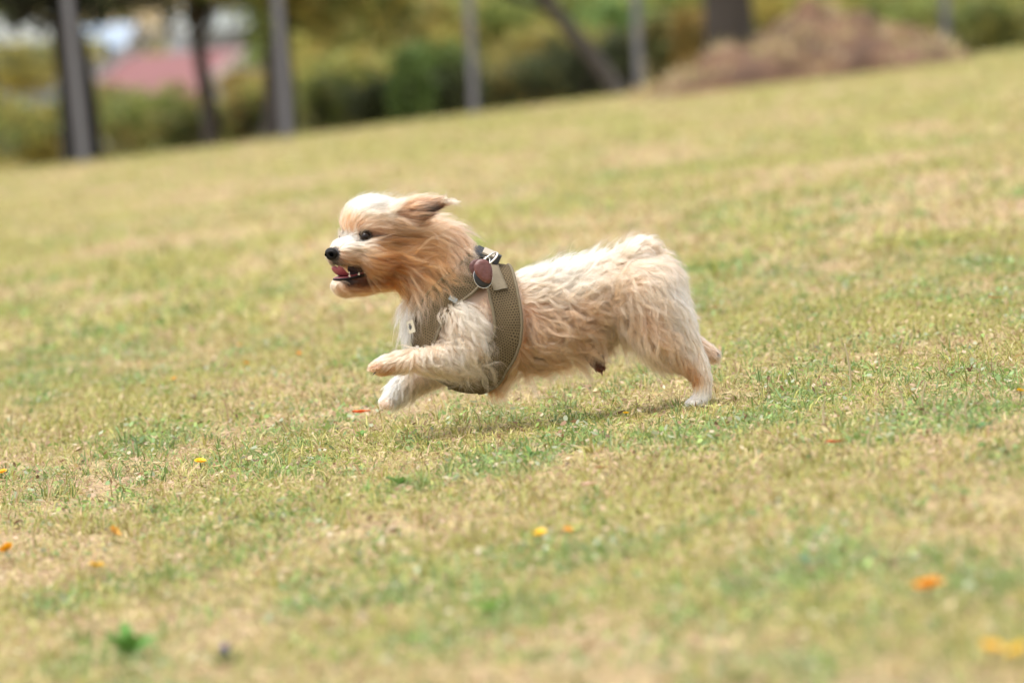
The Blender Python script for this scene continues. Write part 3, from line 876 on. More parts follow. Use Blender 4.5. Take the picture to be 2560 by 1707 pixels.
CXr, CN, Cp = sample(310000, g)
nc = len(CXr)
kd = KDTree(ng)
for i_ in range(ng): kd.insert(GXr[i_] + np.array([0, 0, 3.0 * Gp[i_]]), i_)
kd.balance()
own = np.empty(nc, int)
for i_ in range(nc):
    own[i_] = kd.find(CXr[i_] + np.array([0, 0, 3.0 * Cp[i_]]))[1]
G = path[own]
tt = np.linspace(0, 1, NS)
lensc = g.uniform(0.62, 1.08, nc)
# resample each guide to the child's own length
ft = tt[None, :] * lensc[:, None] * (NS - 1)
i0 = np.minimum(ft.astype(int), NS - 2); fr = (ft - i0)[..., None]
ar = np.arange(nc)[:, None]
Gs = G[ar, i0] * (1 - fr) + G[ar, i0 + 1] * fr
clump = np.clip(g.normal(0.68, 0.17, ng), 0.1, 0.94)[own]
straggle = g.uniform(0, 1, nc) < 0.14
clump[straggle] *= 0.25
under = g.uniform(0, 1, nc) < 0.30
clump[under] *= 0.45
lensc = np.where(under, lensc * 0.72, lensc)
ft = tt[None, :] * lensc[:, None] * (NS - 1)
i0 = np.minimum(ft.astype(int), NS - 2); fr = (ft - i0)[..., None]
Gs = G[ar, i0] * (1 - fr) + G[ar, i0 + 1] * fr
cl = (clump[:, None] * (tt[None, :] ** 0.75))[..., None]
root = (CXr - CN * 0.001)[:, None, :]
off = root - G[:, 0][:, None, :]
pts = Gs + off * (1 - cl)
# frizz
amp = np.where(straggle, 0.0065, np.where(under, 0.003, 0.0016)) * np.clip(glen[own] / 0.05, 0.15, 1.3)
w1 = g.normal(0, 1, (nc, 3)); w2 = g.normal(0, 1, (nc, 3)); ph = g.uniform(0, 6.28, nc)
pts += (w1[:, None, :] * (tt ** 1.5)[None, :, None] + w2[:, None, :] * 0.5 * (np.sin(ph[:, None] + tt[None, :] * 7) * tt[None, :])[..., None]) * amp[:, None, None]
# nothing hangs in front of the eyes
keepm = np.ones(nc, bool)
for e in EYES:
    for dd_, rr_ in ((0.55, 0.0082), (1.3, 0.0062)):
        f = H(*(e + np.array([0.55, np.sign(e[1]) * 0.75, 0.05]) * dd_))
        keepm &= np.linalg.norm(pts - f, axis=2).min(1) > rr_
# trunk hair stays under or behind the harness
for k in np.flatnonzero((Cp == PID['torso']) & (np.abs(CXr[:, 0] - P(1255, 0)[0]) < 0.05)):
    for s in (4, 7, 10):
        if kd_h.find(pts[k, s])[2] < 0.0065: keepm[k] = False; break
CXr, CN, Cp, own, pts = CXr[keepm], CN[keepm], Cp[keepm], own[keepm], pts[keepm]
nc = len(own)
ccol = gcol[own] * g.uniform(0.62, 1.15, (ng, 1))[own] * g.uniform(0.88, 1.1, (nc, 1))  # per-lock tone spread puts the shadow between locks into the hair colour
warm = g.normal(0, 0.04, ng)[own]
ccol = np.clip(ccol * np.stack([1 + warm * 0.3, 1 - warm * 0.2, 1 - warm], 1), 0.004, 0.94)

fur_m = bpy.data.materials.new('fur'); fur_m.use_nodes = True
n, l = fur_m.node_tree.nodes, fur_m.node_tree.links
n.clear()
o_ = n.new('ShaderNodeOutputMaterial'); hb = n.new('ShaderNodeBsdfHairPrincipled')
try: hb.model = 'CHIANG'
except Exception: pass
hb.parametrization = 'COLOR'
at = n.new('ShaderNodeAttribute'); at.attribute_name = 'coat'
l.new(at.outputs['Color'], hb.inputs['Color'])
hb.inputs['Roughness'].default_value = 0.42
hb.inputs['Radial Roughness'].default_value = 0.6
hb.inputs['Coat'].default_value = 0.0
hb.inputs['Random Roughness'].default_value = 0.2
l.new(hb.outputs[0], o_.inputs['Surface'])

hcv = bpy.data.hair_curves.new('fur')
hcv.add_curves([NS] * nc)
hcv.attributes['position'].data.foreach_set('vector', pts.astype(np.float32).ravel())
ra = hcv.attributes.get('radius') or hcv.attributes.new('radius', 'FLOAT', 'POINT')
rr = (0.00015 * (1 - 0.72 * tt ** 1.5))[None, :] * np.where(glen[own] < 0.02, 0.8, 1.0)[:, None]
ra.data.foreach_set('value', rr.astype(np.float32).ravel())
cc = np.ones((nc, 4), np.float32); cc[:, :3] = ccol
hcv.attributes.new('coat', 'FLOAT_COLOR', 'CURVE').data.foreach_set('color', cc.ravel())
hcv.materials.append(fur_m)
fur = bpy.data.objects.new('fur', hcv); COL.objects.link(fur); fur.parent = dog

# ------------------------------------------------------------------ face
SV2, SF2 = sphere_vf(32, 20)
m_eye = plain('dark_eye', (0.012, 0.007, 0.005), rough=0.04, spec=0.22)
for e in EYES:
    c = H(*(e + np.array([-0.12, 0, 0])))
    mesh_np('eye', SV2 @ (HA * np.array([0.0080, 0.0080, 0.0080])).T + c, SF2, m_eye, dog)
# nose leather with two nostrils
m_nose = plain('nose_leather', (0.006, 0.005, 0.005), rough=0.5, spec=0.18, noise=0.3, scale=500, bump=0.25)
SV3, SF3 = sphere_vf(72, 52)
NV = SV3.copy()
q = NV * np.array([0.95, 1.32, 1.08])
q[:, 2] += 0.12 * np.maximum(q[:, 0], 0) 
q[:, 1] *= 1 - 0.22 * np.clip(-q[:, 2], 0, 1)
for v in (-0.72, 0.72):
    dd = np.linalg.norm((q - np.array([0.66, v, -0.12])) * np.array([1, 1, 1.15]), axis=1)
    q -= NV * (0.70 * np.exp(-(dd / 0.44) ** 4))[:, None]
dd = np.abs(q[:, 1])
q -= NV * (0.10 * np.exp(-(dd / 0.12) ** 2) * (q[:, 2] < 0.3))[:, None]
mesh_np('nose', q @ (HA * 0.01).T + H(10.25, 0, -2.5), SF3, m_nose, dog)
m_nostril_shade = plain('nostril_shade', (0.001, 0.001, 0.001), rough=0.9, spec=0.0)
for v in (-0.74, 0.74):
    mesh_np('nostril_shade', (SV2 * np.array([0.0030, 0.0036, 0.0030])) @ HA.T + H(10.25 + 0.50, v * 0.9, -2.5 - 0.12), SF2, m_nostril_shade, dog)  # black ellipsoids painted as the shade inside the two nose dents
# tongue: curled blade lying in the lower jaw
m_tongue = plain('wet_tongue', (0.24, 0.042, 0.058), rough=0.35, noise=0.15, scale=200, bump=0.1)
tp = [(2.0, -6.0), (4.0, -6.25), (5.8, -6.35), (7.2, -6.2), (8.2, -5.75), (8.8, -5.1), (8.9, -4.7)]
tv = []; tf = []
cen = catmull([np.array([a, 0, c]) for a, c in tp], 5)
nr = len(cen); ncol = 11
for i_, c in enumerate(cen):
    s = i_ / (nr - 1); hw = 1.6 * math.sqrt(max(0.02, 1 - max(0, (s - 0.72) / 0.285) ** 2))
    for side in (0, 1):
        for j in range(ncol):
            a = j / (ncol - 1) * 2 - 1
            tv.append(H(c[0] + (0.14 * side if s > .6 else 0), a * hw, c[2] + 0.35 * a * a - (0.22 * side) + (0.12 * (abs(a) ** 8) * (-1 if side == 0 else 1))))
for i_ in range(nr - 1):
    for j in range(ncol - 1):
        a0 = i_ * 2 * ncol + j; b0 = (i_ + 1) * 2 * ncol + j
        tf.append((a0, b0, b0 + 1, a0 + 1)); tf.append((a0 + ncol, a0 + ncol + 1, b0 + ncol + 1, b0 + ncol))
    for j in (0, ncol - 1):
        a0 = i_ * 2 * ncol + j; b0 = (i_ + 1) * 2 * ncol + j
        tf.append((a0, a0 + ncol, b0 + ncol, b0))
mesh_np('tongue', tv, tf, m_tongue, dog)
# lower lip and gum rim, teeth
m_lip = plain('dark_lip', (0.012, 0.008, 0.008), rough=0.5, spec=0.25, noise=0.3, scale=300)
m_gum = plain('wet_gum', (0.20, 0.04, 0.045), rough=0.3)
def jaw_rim(u, k=1.0):
    return 2.55 - 1.0 * (u - 0.2) / 7.6
rim = []
for s in np.linspace(0, 1, 15): rim.append((1.0 + 6.6 * s, jaw_rim(1 + 6.6 * s) * 1.0))
half_ = [(u, v, -5.05 - 0.235 * (u - 1.0)) for u, v in rim]
front = [(7.6 + 1.55 * math.sin(a), 1.58 * math.cos(a), -6.6 - 0.15 * math.sin(a)) for a in np.linspace(0.3, math.pi - 0.3, 8)]
loop = half_ + front + [(u, -v, w) for u, v, w in half_[::-1]]
V, F = tube([H(*p) for p in catmull(loop, 3)], 0.0019, seg=8)
mesh_np('lower_lip', V, F, m_lip, dog)
V, F = tube([H(p[0] * 0.98, p[1] * 0.80, p[2] + 0.12) for p in catmull(loop, 3)], 0.0030, seg=8)
mesh_np('gum', V, F, m_gum, dog)
m_tooth = plain('tooth_enamel', (0.72, 0.66, 0.50), rough=0.25)
def tooth(u, v, w, h, r, lean=0.0):
    pts_ = [H(u, v, w), H(u + lean * 0.5, v * 1.02, w + h * 0.55), H(u + lean * 0.4, v * 1.03, w + h)]
    V, F = tube(catmull(pts_, 4), np.linspace(r, r * 0.12, 9) * 0.01, seg=8)
    mesh_np('tooth', V, F, m_tooth, dog)
tooth(7.3, 1.35, -6.55, 1.15, 0.24, 0.3); tooth(7.3, -1.35, -6.55, 1.15, 0.24, 0.3)
for a in np.linspace(-0.85, 0.85, 6):
    tooth(8.5 - 0.35 * a * a, 1.05 * a, -6.75, 0.45, 0.15)
for u in (5.6, 4.3, 3.0):
    tooth(u, 1.75 + (5.6 - u) * 0.12, -6.0 + (5.6 - u) * 0.2, 0.5, 0.26)
# upper lip edge
up_loop = [(u, 2.55 - 0.85 * max(0, (u - 2) / 6.2), -4.15 - 0.05 * (8 - u) * 1.9 * (1 if u < 8 else 0)) for u in np.linspace(1.4, 7.6, 10)]
up_front = [(7.7 + 1.35 * math.sin(a), 1.35 * math.cos(a), -4.2 + 0.25 * math.sin(a)) for a in np.linspace(0.35, math.pi - 0.35, 7)]
V, F = tube([H(*p) for p in catmull(up_loop + up_front + [(u, -v, w) for u, v, w in up_loop[::-1]], 3)], 0.0014, seg=8)
mesh_np('upper_lip', V, F, m_lip, dog)
# claws on the near and far fore paws
m_claw = plain('claw_horn', (0.05, 0.04, 0.035), rough=0.4)
for base, n_ in (((944, 928, -7.0), 4), ((962, 1018, 4.6), 4), ((1730, 1017, -4.6), 4)):
    for k in range(n_):
        p0 = P(base[0] + 3, base[1], base[2] + (k - 1.5) * 0.75)
        V, F = tube(catmull([p0, p0 + np.array([-0.005, 0, -0.002]), p0 + np.array([-0.008, 0, -0.006])], 3), np.linspace(0.0016, 0.0003, 7), seg=6)
        mesh_np('claw', V, F, m_claw, dog)

# ------------------------------------------------------------------ harness fittings
def box_vf(c, ax, size, bev=0.18):
    """rounded box: axes columns ax, size half extents."""
    bm = bmesh.new()
    bmesh.ops.create_cube(bm, size=2.0)
    for v in bm.verts: v.co = Vector((v.co.x * size[0], v.co.y * size[1], v.co.z * size[2]))
    bmesh.ops.bevel(bm, geom=list(bm.edges), offset=min(size) * bev * 2, segments=2, affect='EDGES', profile=0.6)
    bm.verts.ensure_lookup_table()
    V = np.array([v.co[:] for v in bm.verts]) @ np.asarray(ax).T + c
    F = [tuple(v.index for v in f.verts) for f in bm.faces]
    bm.free()
    return V, F
def axes_img(deg, tilt=0.0):
    """x along the image direction deg (clockwise, y down), y away, z perpendicular."""
    a = R(deg)
    x = np.array([math.cos(a), 0, -math.sin(a)]); z = np.array([math.sin(a), 0, math.cos(a)]); y = np.array([0, 1.0, 0])
    z2 = z * math.cos(tilt) - y * math.sin(tilt); y2 = y * math.cos(tilt) + z * math.sin(tilt)
    return np.stack([x, y2, z2], 1)
m_blk = plain('black_plastic', (0.018, 0.018, 0.02), rough=0.32, noise=0.2, scale=200)
m_sil = plain('polished_steel', (0.75, 0.74, 0.70), rough=0.18, metal=1.0)
A = axes_img(24, 0.5)
bk = mesh_np('buckle', *box_vf(P(1219, 641, -1.0), A, (0.022, 0.016, 0.005)), m_blk, harness, smooth=False)
mesh_np('buckle_prong', *box_vf(P(1196, 630, -1.2), A, (0.009, 0.011, 0.0045)), m_blk, bk, smooth=False)
mesh_np('buckle_clip', *box_vf(P(1241, 650, -1.6), axes_img(24 + 90, 0), (0.009, 0.015, 0.0055)), m_blk, bk, smooth=False)
mesh_np('name_plate', *box_vf(P(1226, 634, -1.3), A, (0.013, 0.010, 0.0022)), plain('pale_plate', (0.55, 0.47, 0.36), rough=0.3, metal=0.3), bk, smooth=False)
# strap loop that holds the ring
V, F, uv, grid = band(catmull([P(1228, 656, -1.0), P(1234, 680, -4.0), P(1245, 705, -5.5), P(1254, 725, -6.4)], 8), np.linspace(0.016, 0.021, 25), off=0.0225, thick=0.003, closed=False, rows=4)
wb = mesh_np('webbing_tab', V, F, m_web, harness)
# D ring
c0 = P(1224, 650, -5.2); A = axes_img(-40)
ring_pts = []
for a in np.linspace(0, 2 * math.pi, 36, endpoint=False):
    ring_pts.append(c0 + A[:, 0] * 0.017 * math.cos(a) + (A[:, 2] * 0.5 + A[:, 1] * 0.86) * 0.011 * math.sin(a))
V, F = tube(np.array(ring_pts), 0.0016, closed=True, seg=10)
mesh_np('steel_ring', V, F, m_sil, harness)
c1 = P(1217, 652, -6.0)
V, F = tube(np.array([c1 + np.array([0.0055 * math.cos(a), 0.001 * math.sin(3 * a), 0.0055 * math.sin(a)]) for a in np.linspace(0, 2 * math.pi, 24, endpoint=False)]), 0.0009, closed=True, seg=8)
mesh_np('split_ring', V, F, m_sil, harness)
# reflective tab and maker's patch on the chest band
def patch_on(px, py, ycm, sx, sy, deg, off):
    """small plate lying on the harness surface: (V, F, frame)."""
    c, nn = near_hull(P(px, py, ycm))
    x = np.array([math.cos(R(deg)), 0, -math.sin(R(deg))]); x = x - nn * np.dot(x, nn); x /= np.linalg.norm(x)
    y = np.cross(nn, x)
    c = c + nn * off
    return c, np.stack([x, y, nn], 1), (sx, sy)
c, A, s = patch_on(1135, 749, -6.6, 0, 0, 30, 0.0165)
mesh_np('reflector_tab', *box_vf(c, A, (0.0075, 0.0042, 0.001)), plain('silver_film', (0.30, 0.30, 0.27), rough=0.25, metal=0.6), harness, smooth=False)
c, A, s = patch_on(1017, 819, -4.6, 0, 0, 68, 0.0215)
pt = mesh_np('logo_patch', *box_vf(c, A, (0.0105, 0.0085, 0.0011)), plain('cream_label', (0.66, 0.60, 0.46), rough=0.6, noise=0.05, scale=600), harness, smooth=False)
# the dark emblem: stylised animal head, a flat print 0.3 mm proud
sh = [(-6.5, -1), (-4.5, 2.6), (-2.5, 1.2), (0, 4.2), (1.2, 1.6), (3.6, 2.8), (3.0, .4), (5.8, -.6), (3.2, -1.8), (3.8, -4.2), (.9, -2.8), (-1.4, -4.6), (-2.2, -2.2), (-4.4, -3.2)]
Vp = [c + A @ np.array([x_ * 0.001, y_ * 0.00125, 0.0013]) for x_, y_ in sh]
bmq = bmesh.new(); vs = [bmq.verts.new(Vector(v)) for v in Vp]; f_ = bmq.faces.new(vs); f_.normal_update()
r_ = bmesh.ops.extrude_face_region(bmq, geom=[f_])
for v in [e for e in r_['geom'] if isinstance(e, bmesh.types.BMVert)]: v.co += Vector(A[:, 2] * 0.0003)
meq = bpy.data.meshes.new('emblem'); bmq.to_mesh(meq); bmq.free()
meq.materials.append(plain('dark_print', (0.02, 0.025, 0.03), rough=0.6))
em = bpy.data.objects.new('emblem', meq); COL.objects.link(em); em.parent = pt

# leather tag pouch hanging from the ring
tagr = empty('leather_tag'); tagr.matrix_world = dog.matrix_world.copy()
tag(tagr, 'oval brown leather tag pouch hanging from the ring on the harness', 'dog tag')
m_lea = plain('brown_leather', (0.13, 0.042, 0.032), rough=0.36, noise=0.25, scale=160, bump=0.25, coat=0.15)
m_lea2 = plain('darker_brown_leather', (0.10, 0.032, 0.025), rough=0.45, noise=0.25, scale=160, bump=0.25)
def oval(c, ax, a, b_, th, dome=0.3, taper=0.25):
    V = []; F = []; nr_, ns_ = 8, 40
    for sgn in (1, -1):
        for i_ in range(nr_ + 1):
            rr_ = i_ / nr_
            for k in range(ns_):
                t_ = 2 * math.pi * k / ns_
                x_, y_ = a * rr_ * math.cos(t_), b_ * rr_ * math.sin(t_)
                y_ *= 1 - taper * math.cos(t_) * rr_
                z_ = sgn * th * math.sqrt(max(0, 1 - rr_ ** 4)) * (1 if sgn > 0 else 0.4)
                V.append(c + ax @ np.array([x_, y_, z_]))
    o2 = (nr_ + 1) * ns_
    for i_ in range(nr_):
        for k in range(ns_):
            k2 = (k + 1) % ns_
            F.append((i_ * ns_ + k, (i_ + 1) * ns_ + k, (i_ + 1) * ns_ + k2, i_ * ns_ + k2))
            F.append((o2 + i_ * ns_ + k, o2 + i_ * ns_ + k2, o2 + (i_ + 1) * ns_ + k2, o2 + (i_ + 1) * ns_ + k))
    return np.array(V), F
# frame: x from top to bottom of the tag, z towards the camera
def tag_axes(deg):
    x = np.array([math.cos(R(deg)), 0.0, -math.sin(R(deg))]); z = np.array([0.05, -0.98, 0.18]); z -= x * np.dot(x, z); z /= np.linalg.norm(z)
    return np.stack([x, np.cross(z, x), z], 1)
TA = tag_axes(66)
mesh_np('leather_cover', *oval(P(1211, 680, -8.4), TA, 0.0215, 0.0145, 0.0045), m_lea, tagr)
mesh_np('leather_back', *oval(P(1196, 676, -7.5), TA, 0.0185, 0.0125, 0.003), m_lea2, tagr)
mesh_np('black_disc', *oval(P(1208, 694, -7.8), tag_axes(75), 0.0182, 0.0150, 0.0022, taper=0), m_blk, tagr)
ax_ = tag_axes(75); cc_ = P(1208, 694, -7.8)
V, F = tube(np.array([cc_ + ax_ @ np.array([0.0187 * math.cos(a), 0.0155 * math.sin(a), 0.0]) for a in np.linspace(0, 2 * math.pi, 44, endpoint=False)]), 0.0007, closed=True, seg=8)
mesh_np('metal_rim', V, F, m_sil, tagr)
# ------------------------------------------------------------------ flowers, petals, weeds on the lawn
def place_px(px, py):
    p = pix_ground(px, py)
    return np.array(p)
m_petal = leafy('flower_petal', 0.25, 0.5)
m_stem = leafy('flower_stem', 0.2, 0.6)
YEL, ORG, DEEP, FADE = np.array([0.88, 0.58, 0.02]), np.array([0.88, 0.36, 0.012]), np.array([0.80, 0.13, 0.02]), np.array([0.78, 0.44, 0.08])
def flower(px, py, rad, col, label, stem=0.018, tilt=0.3, squash=1.0, heart=None):
    g = np.random.default_rng(int(px * 7 + py))
    d = pix_ray(px, py)
    rad = rad * 1.08
    base = place_px(px, py)
    base = place_px(px, py + stem * LENS / 36 * 2560 / (base[1] - CAM.y))
    # the head floats stem metres above the turf along the view ray's ground point
    base = base + np.array([0, 0, 0.0])
    root = empty('flower', tuple(base))
    tag(root, label, 'flower', 'small yellow and orange flowers in the lawn')
    V = []; F = []; C = []
    npet = 11
    az0 = g.uniform(0, 6.28); ta = g.uniform(0, 6.28)
    tiltm = np.array(Matrix.Rotation(tilt, 3, Vector((math.cos(ta), math.sin(ta), 0))))
    for ring, (rr, lift) in enumerate(((1.0, 0.28), (0.72, 0.62))):
        for k in range(npet):
            a = az0 + 2 * math.pi * (k + 0.5 * ring) / npet + g.normal(0, 0.06)
            r = rad * rr * g.uniform(0.85, 1.08)
            o = len(V)
            for t, w in ((0.12, 0.10), (0.45, 0.24), (0.8, 0.26), (1.0, 0.10)):
                for s in (-1, 1):
                    x = r * t; y = s * w * rad
                    z = r * lift * t ** 1.6 + g.normal(0, 0.03) * rad
                    V.append(tiltm @ np.array([x * math.cos(a) - y * math.sin(a), x * math.sin(a) + y * math.cos(a), z]) + np.array([0, 0, stem]))
                    C.append(col * g.uniform(0.85, 1.1))
            for q in range(3):
                F.append((o + 2 * q, o + 2 * q + 2, o + 2 * q + 3, o + 2 * q + 1))
    mesh_np('petals', V, F, m_petal, root, colors=np.array(C), smooth=False)
    hv, hf = sphere_vf(10, 6)
    hcol = heart if heart is not None else col * 0.7
    mesh_np('heart', (hv * np.array([0.3, 0.3, 0.22]) * rad) @ tiltm.T + np.array([0, 0, stem + rad * 0.12]), hf, m_petal, root, colors=np.tile(hcol, (len(hv), 1)))
    sv, sf = tube(catmull([np.array([g.normal(0, .006), g.normal(0, .006), -0.004]), np.array([0, 0, stem * 0.5]), np.array([0, 0, stem])], 4), 0.0011, seg=6)
    mesh_np('stem', sv, sf, m_stem, root, colors=np.tile(np.array([0.12, 0.17, 0.05]), (len(sv), 1)))

flower(503, 1156, 0.010, YEL, 'single yellow flower below and left of the dog beside a green tuft')
flower(6, 1182, 0.009, ORG * [1, 1.25, 1], 'orange yellow flower cut by the photo\'s edge above the lower left')
flower(245, 1418, 0.0115, YEL, 'brightest and largest yellow flower in the lower left grass', tilt=0.15)
flower(288, 1330, 0.0105, FADE, 'faded wilting yellow flower just above the brightest lower left one', tilt=0.9)
flower(20, 1374, 0.010, ORG * [1, 1.2, 1], 'orange flower near the photo\'s left edge, level with the lower grass', tilt=0.7)
flower(1352, 1338, 0.0095, YEL, 'yellow flower below the dog\'s belly beside a smaller orange bud')
flower(1423, 1326, 0.0065, ORG, 'small orange bud just right of a yellow flower below the dog', stem=0.024)
flower(2323, 1470, 0.019, ORG * [1.05, 1.15, 1], 'large orange flower with a reddish heart in the lower right grass', tilt=0.12, heart=DEEP)
flower(2482, 1622, 0.0105, YEL * [1, .9, 1], 'blurred yellow flower in the bottom right, inner one of two')
flower(2548, 1634, 0.012, YEL, 'blurred yellow flower at the bottom right corner, outer one of two')
flower(1567, 1034, 0.005, YEL, 'tiny yellow flower under the dog\'s hind quarters')
flower(437, 948, 0.006, ORG, 'small orange flower, lowest of the group left of the dog\'s paws')
flower(599, 864, 0.006, ORG, 'small orange flower, uppermost of the group left of the dog')
flower(617, 910, 0.0065, ORG, 'small orange flower in the middle of the group left of the dog')
flower(749, 885, 0.0055, ORG * [1, .8, 1], 'small orange flower closest to the dog\'s front paws')
flower(358, 772, 0.007, YEL * .9, 'faint yellow flower out of focus far left behind the dog')
flower(768, 604, 0.009, YEL * .95, 'upper of two faint yellow flowers in front of the dog\'s nose')
flower(772, 632, 0.008, YEL * .95, 'lower of two faint yellow flowers in front of the dog\'s nose')
flower(2553, 978, 0.007, YEL, 'small yellow flower by the right edge beyond the green tuft')

def petal(name, cat, px, py, L, W, deg, col, label, h=0.016, group=None):
    base = place_px(px, py)
    V = []; C = []; F = []
    n_ = 9; a = R(deg)
    g = np.random.default_rng(int(px + py * 3))
    for i in range(n_):
        t = i / (n_ - 1)
        w = W * math.sin(math.pi * min(0.97, max(0.06, t ** 0.8))) * 0.5
        for j, s in enumerate((-1, 0, 1)):
            x = (t - 0.5) * L; y = s * w
            z = h + 0.15 * L * (2 * t - 1) ** 2 * 0.6 + abs(s) * w * 0.45 + g.normal(0, 0.0004)
            V.append((x * math.cos(a) - y * math.sin(a), x * math.sin(a) + y * math.cos(a), z))
            C.append(np.array(col) * g.uniform(0.85, 1.12))
    for i in range(n_ - 1):
        for j in range(2):
            o = i * 3 + j
            F.append((o, o + 3, o + 4, o + 1))
    # underside, a fraction of a millimetre lower, closes the petal
    nV = len(V)
    V += [(x, y, z - 0.0005) for x, y, z in V]; C += C
    F += [tuple(nV + q for q in f[::-1]) for f in F]
    o = mesh_np(name, V, F, m_petal, colors=np.array(C))
    o.location = tuple(base)
    tag(o, label, cat, group)
petal('fallen_petal', 'petal', 905, 1056, 0.034, 0.020, 8, DEEP * [1, 1.25, 1], 'bright orange red fallen petal by the dog\'s front paws', h=0.018, group='fallen petals and leaves')
petal('fallen_petal', 'petal', 2088, 1134, 0.029, 0.016, 15, np.array([.6, .13, .03]), 'dull orange red fallen petal in the green patch on the right', group='fallen petals and leaves')
petal('fallen_petal', 'petal', 1478, 1240, 0.030, 0.012, 12, np.array([.75, .52, .40]), 'pale pinkish fallen petal lying below the dog\'s hind leg', group='fallen petals and leaves')
petal('fallen_petal', 'petal', 856, 750, 0.022, 0.012, 3, np.array([.62, .20, .12]), 'red petal out of focus just left of the dog\'s chest', group='fallen petals and leaves')
petal('fallen_leaf', 'leaf', 2492, 766, 0.034, 0.013, 12, np.array([.62, .26, .06]), 'orange fallen leaf near the right edge behind the dog', group='fallen petals and leaves')
petal('fallen_leaf', 'leaf', 2428, 832, 0.018, 0.014, 70, np.array([.17, .07, .035]), 'dark brown curled leaf near the right edge behind the dog', group='fallen petals and leaves')
petal('fallen_leaf', 'leaf', 1147, 1236, 0.015, 0.012, 60, np.array([.14, .055, .03]), 'small dark brown leaf in the grass below the harness', group='fallen petals and leaves')
petal('fallen_leaf', 'leaf', 2030, 690, 0.026, 0.014, 5, np.array([.36, .13, .07]), 'reddish brown leaf out of focus behind the dog\'s rump', group='fallen petals and leaves')
petal('fallen_petal', 'petal', 1790, 788, 0.017, 0.010, 5, np.array([.66, .24, .15]), 'pale red petal out of focus just right of the dog\'s thigh', group='fallen petals and leaves')
petal('fallen_leaf', 'leaf', 1505, 1198, 0.020, 0.010, 10, np.array([.40, .16, .07]), 'small rusty leaf above the pale petal under the dog', group='fallen petals and leaves')

m_weed = leafy('weed_leaf', 0.3, 0.5)
def weed(px, py, n_, L, W, label, up=0.6, col=(0.11, 0.24, 0.045), bloom=None):
    g = np.random.default_rng(int(px * 3 + py))
    root = empty('weed_plant', tuple(place_px(px, py)))
    tag(root, label, 'weed', 'broad leaved weeds in the lawn')
    for k in range(n_):
        az = 2 * math.pi * k / n_ + g.normal(0, 0.25); el = g.uniform(up * 0.4, up * 1.3); l_ = L * g.uniform(0.7, 1.1)
        V = []; F = []; C = []
        cl_ = np.array(col) * g.uniform(0.75, 1.3)
        for i in range(7):
            t = i / 6; e_ = el - 0.7 * t
            r = l_ * t; z = l_ * (math.sin(el) * t - 0.30 * t * t) + 0.004
            w = W * math.sin(math.pi * min(.97, .05 + t * .92)) ** .8 * 0.5
            for s in (-1, 0, 1):
                V.append((r * math.cos(el) * math.cos(az) - s * w * math.sin(az), r * math.cos(el) * math.sin(az) + s * w * math.cos(az), z + abs(s) * w * 0.35)); C.append(cl_)
        for i in range(6):
            for j in range(2):
                o = i * 3 + j; F.append((o, o + 3, o + 4, o + 1))
        mesh_np('leaf', V, F, m_weed, root, colors=np.array(C))
    if bloom is not None:
        hv, hf = sphere_vf(12, 8)
        mesh_np('bud', hv * np.array([.0045, .0045, .006]) + np.array([0, 0, L * .75]), hf, m_petal, root, colors=np.tile(bloom, (len(hv), 1)))
weed(325, 1655, 9, 0.062, 0.017, 'large blurred green weed in the bottom left foreground', up=0.95)
weed(1225, 1540, 7, 0.045, 0.013, 'bright green weed in the lower middle foreground', up=1.0, col=(0.16, 0.30, 0.05))
weed(1000, 1222, 8, 0.032, 0.009, 'leafy green weed below the dog\'s front legs', up=0.8)
weed(350, 1120, 9, 0.036, 0.008, 'dark green weed above the yellow flower on the left', up=0.8, col=(0.10, 0.17, 0.05))
weed(905, 1100, 7, 0.024, 0.008, 'small bright green weed under the orange red petal', up=0.8, col=(0.15, 0.28, 0.05))
weed(1440, 1338, 6, 0.020, 0.009, 'small green weed at the foot of the orange bud', up=0.5, col=(0.11, 0.22, 0.05))
weed(566, 1672, 5, 0.030, 0.008, 'weed with a small purple bud at the bottom edge', up=1.0, col=(0.16, 0.20, 0.07), bloom=np.array([.20, .15, .30]))
weed(2460, 1080, 8, 0.036, 0.009, 'dark leafy weed in the green patch by the right edge', up=0.7, col=(0.08, 0.17, 0.05))
weed(1330, 1150, 8, 0.030, 0.007, 'green weed directly below the dog\'s belly', up=0.8, col=(0.12, 0.24, 0.06))
weed(2020, 1425, 4, 0.026, 0.011, 'pair of bluish green leaves in the lower right lawn', up=0.7, col=(0.16, 0.26, 0.14))
weed(640, 862, 5, 0.030, 0.012, 'green weed beside the uppermost small orange flower', up=0.6, col=(0.13, 0.25, 0.05))

# pale dry stalks on the right
m_stalk = leafy('dry_stalk', 0.3, 0.7)
for px, py, h, lab in ((2258, 1030, 0.045, 'short pale stalk, left one of the close pair right of the hind legs'), (2312, 1036, 0.05, 'pale stalk, right one of the close pair right of the hind legs'),
                       (2128, 985, 0.085, 'tallest pale dry stalk standing behind the green patch on the right'), (2200, 1085, 0.04, 'short dry stalk in the green patch below the close pair'),
                       (2172, 1130, 0.04, 'lowest dry stalk, right of the dull orange red petal'), (2062, 1075, 0.05, 'leftmost dry stalk, just above the dull orange red petal'), (2420, 1060, 0.05, 'rightmost dry stalk beside the dark leafy weed')):
    b0 = place_px(px, py)
    g = np.random.default_rng(px)
    V, F = tube(catmull([np.array([0, 0, -.004]), np.array([g.normal(0, .003), g.normal(0, .003), h * .5]), np.array([g.normal(0, .008), 0, h])], 5), np.linspace(0.0022, 0.0012, 11), seg=5)
    o = mesh_np('dry_grass_stalk', V, F, m_stalk, colors=np.tile(np.array([0.55, 0.46, 0.29]), (len(V), 1)))
    o.location = tuple(b0)
    tag(o, lab, 'grass stalk', 'dry upright grass stalks')

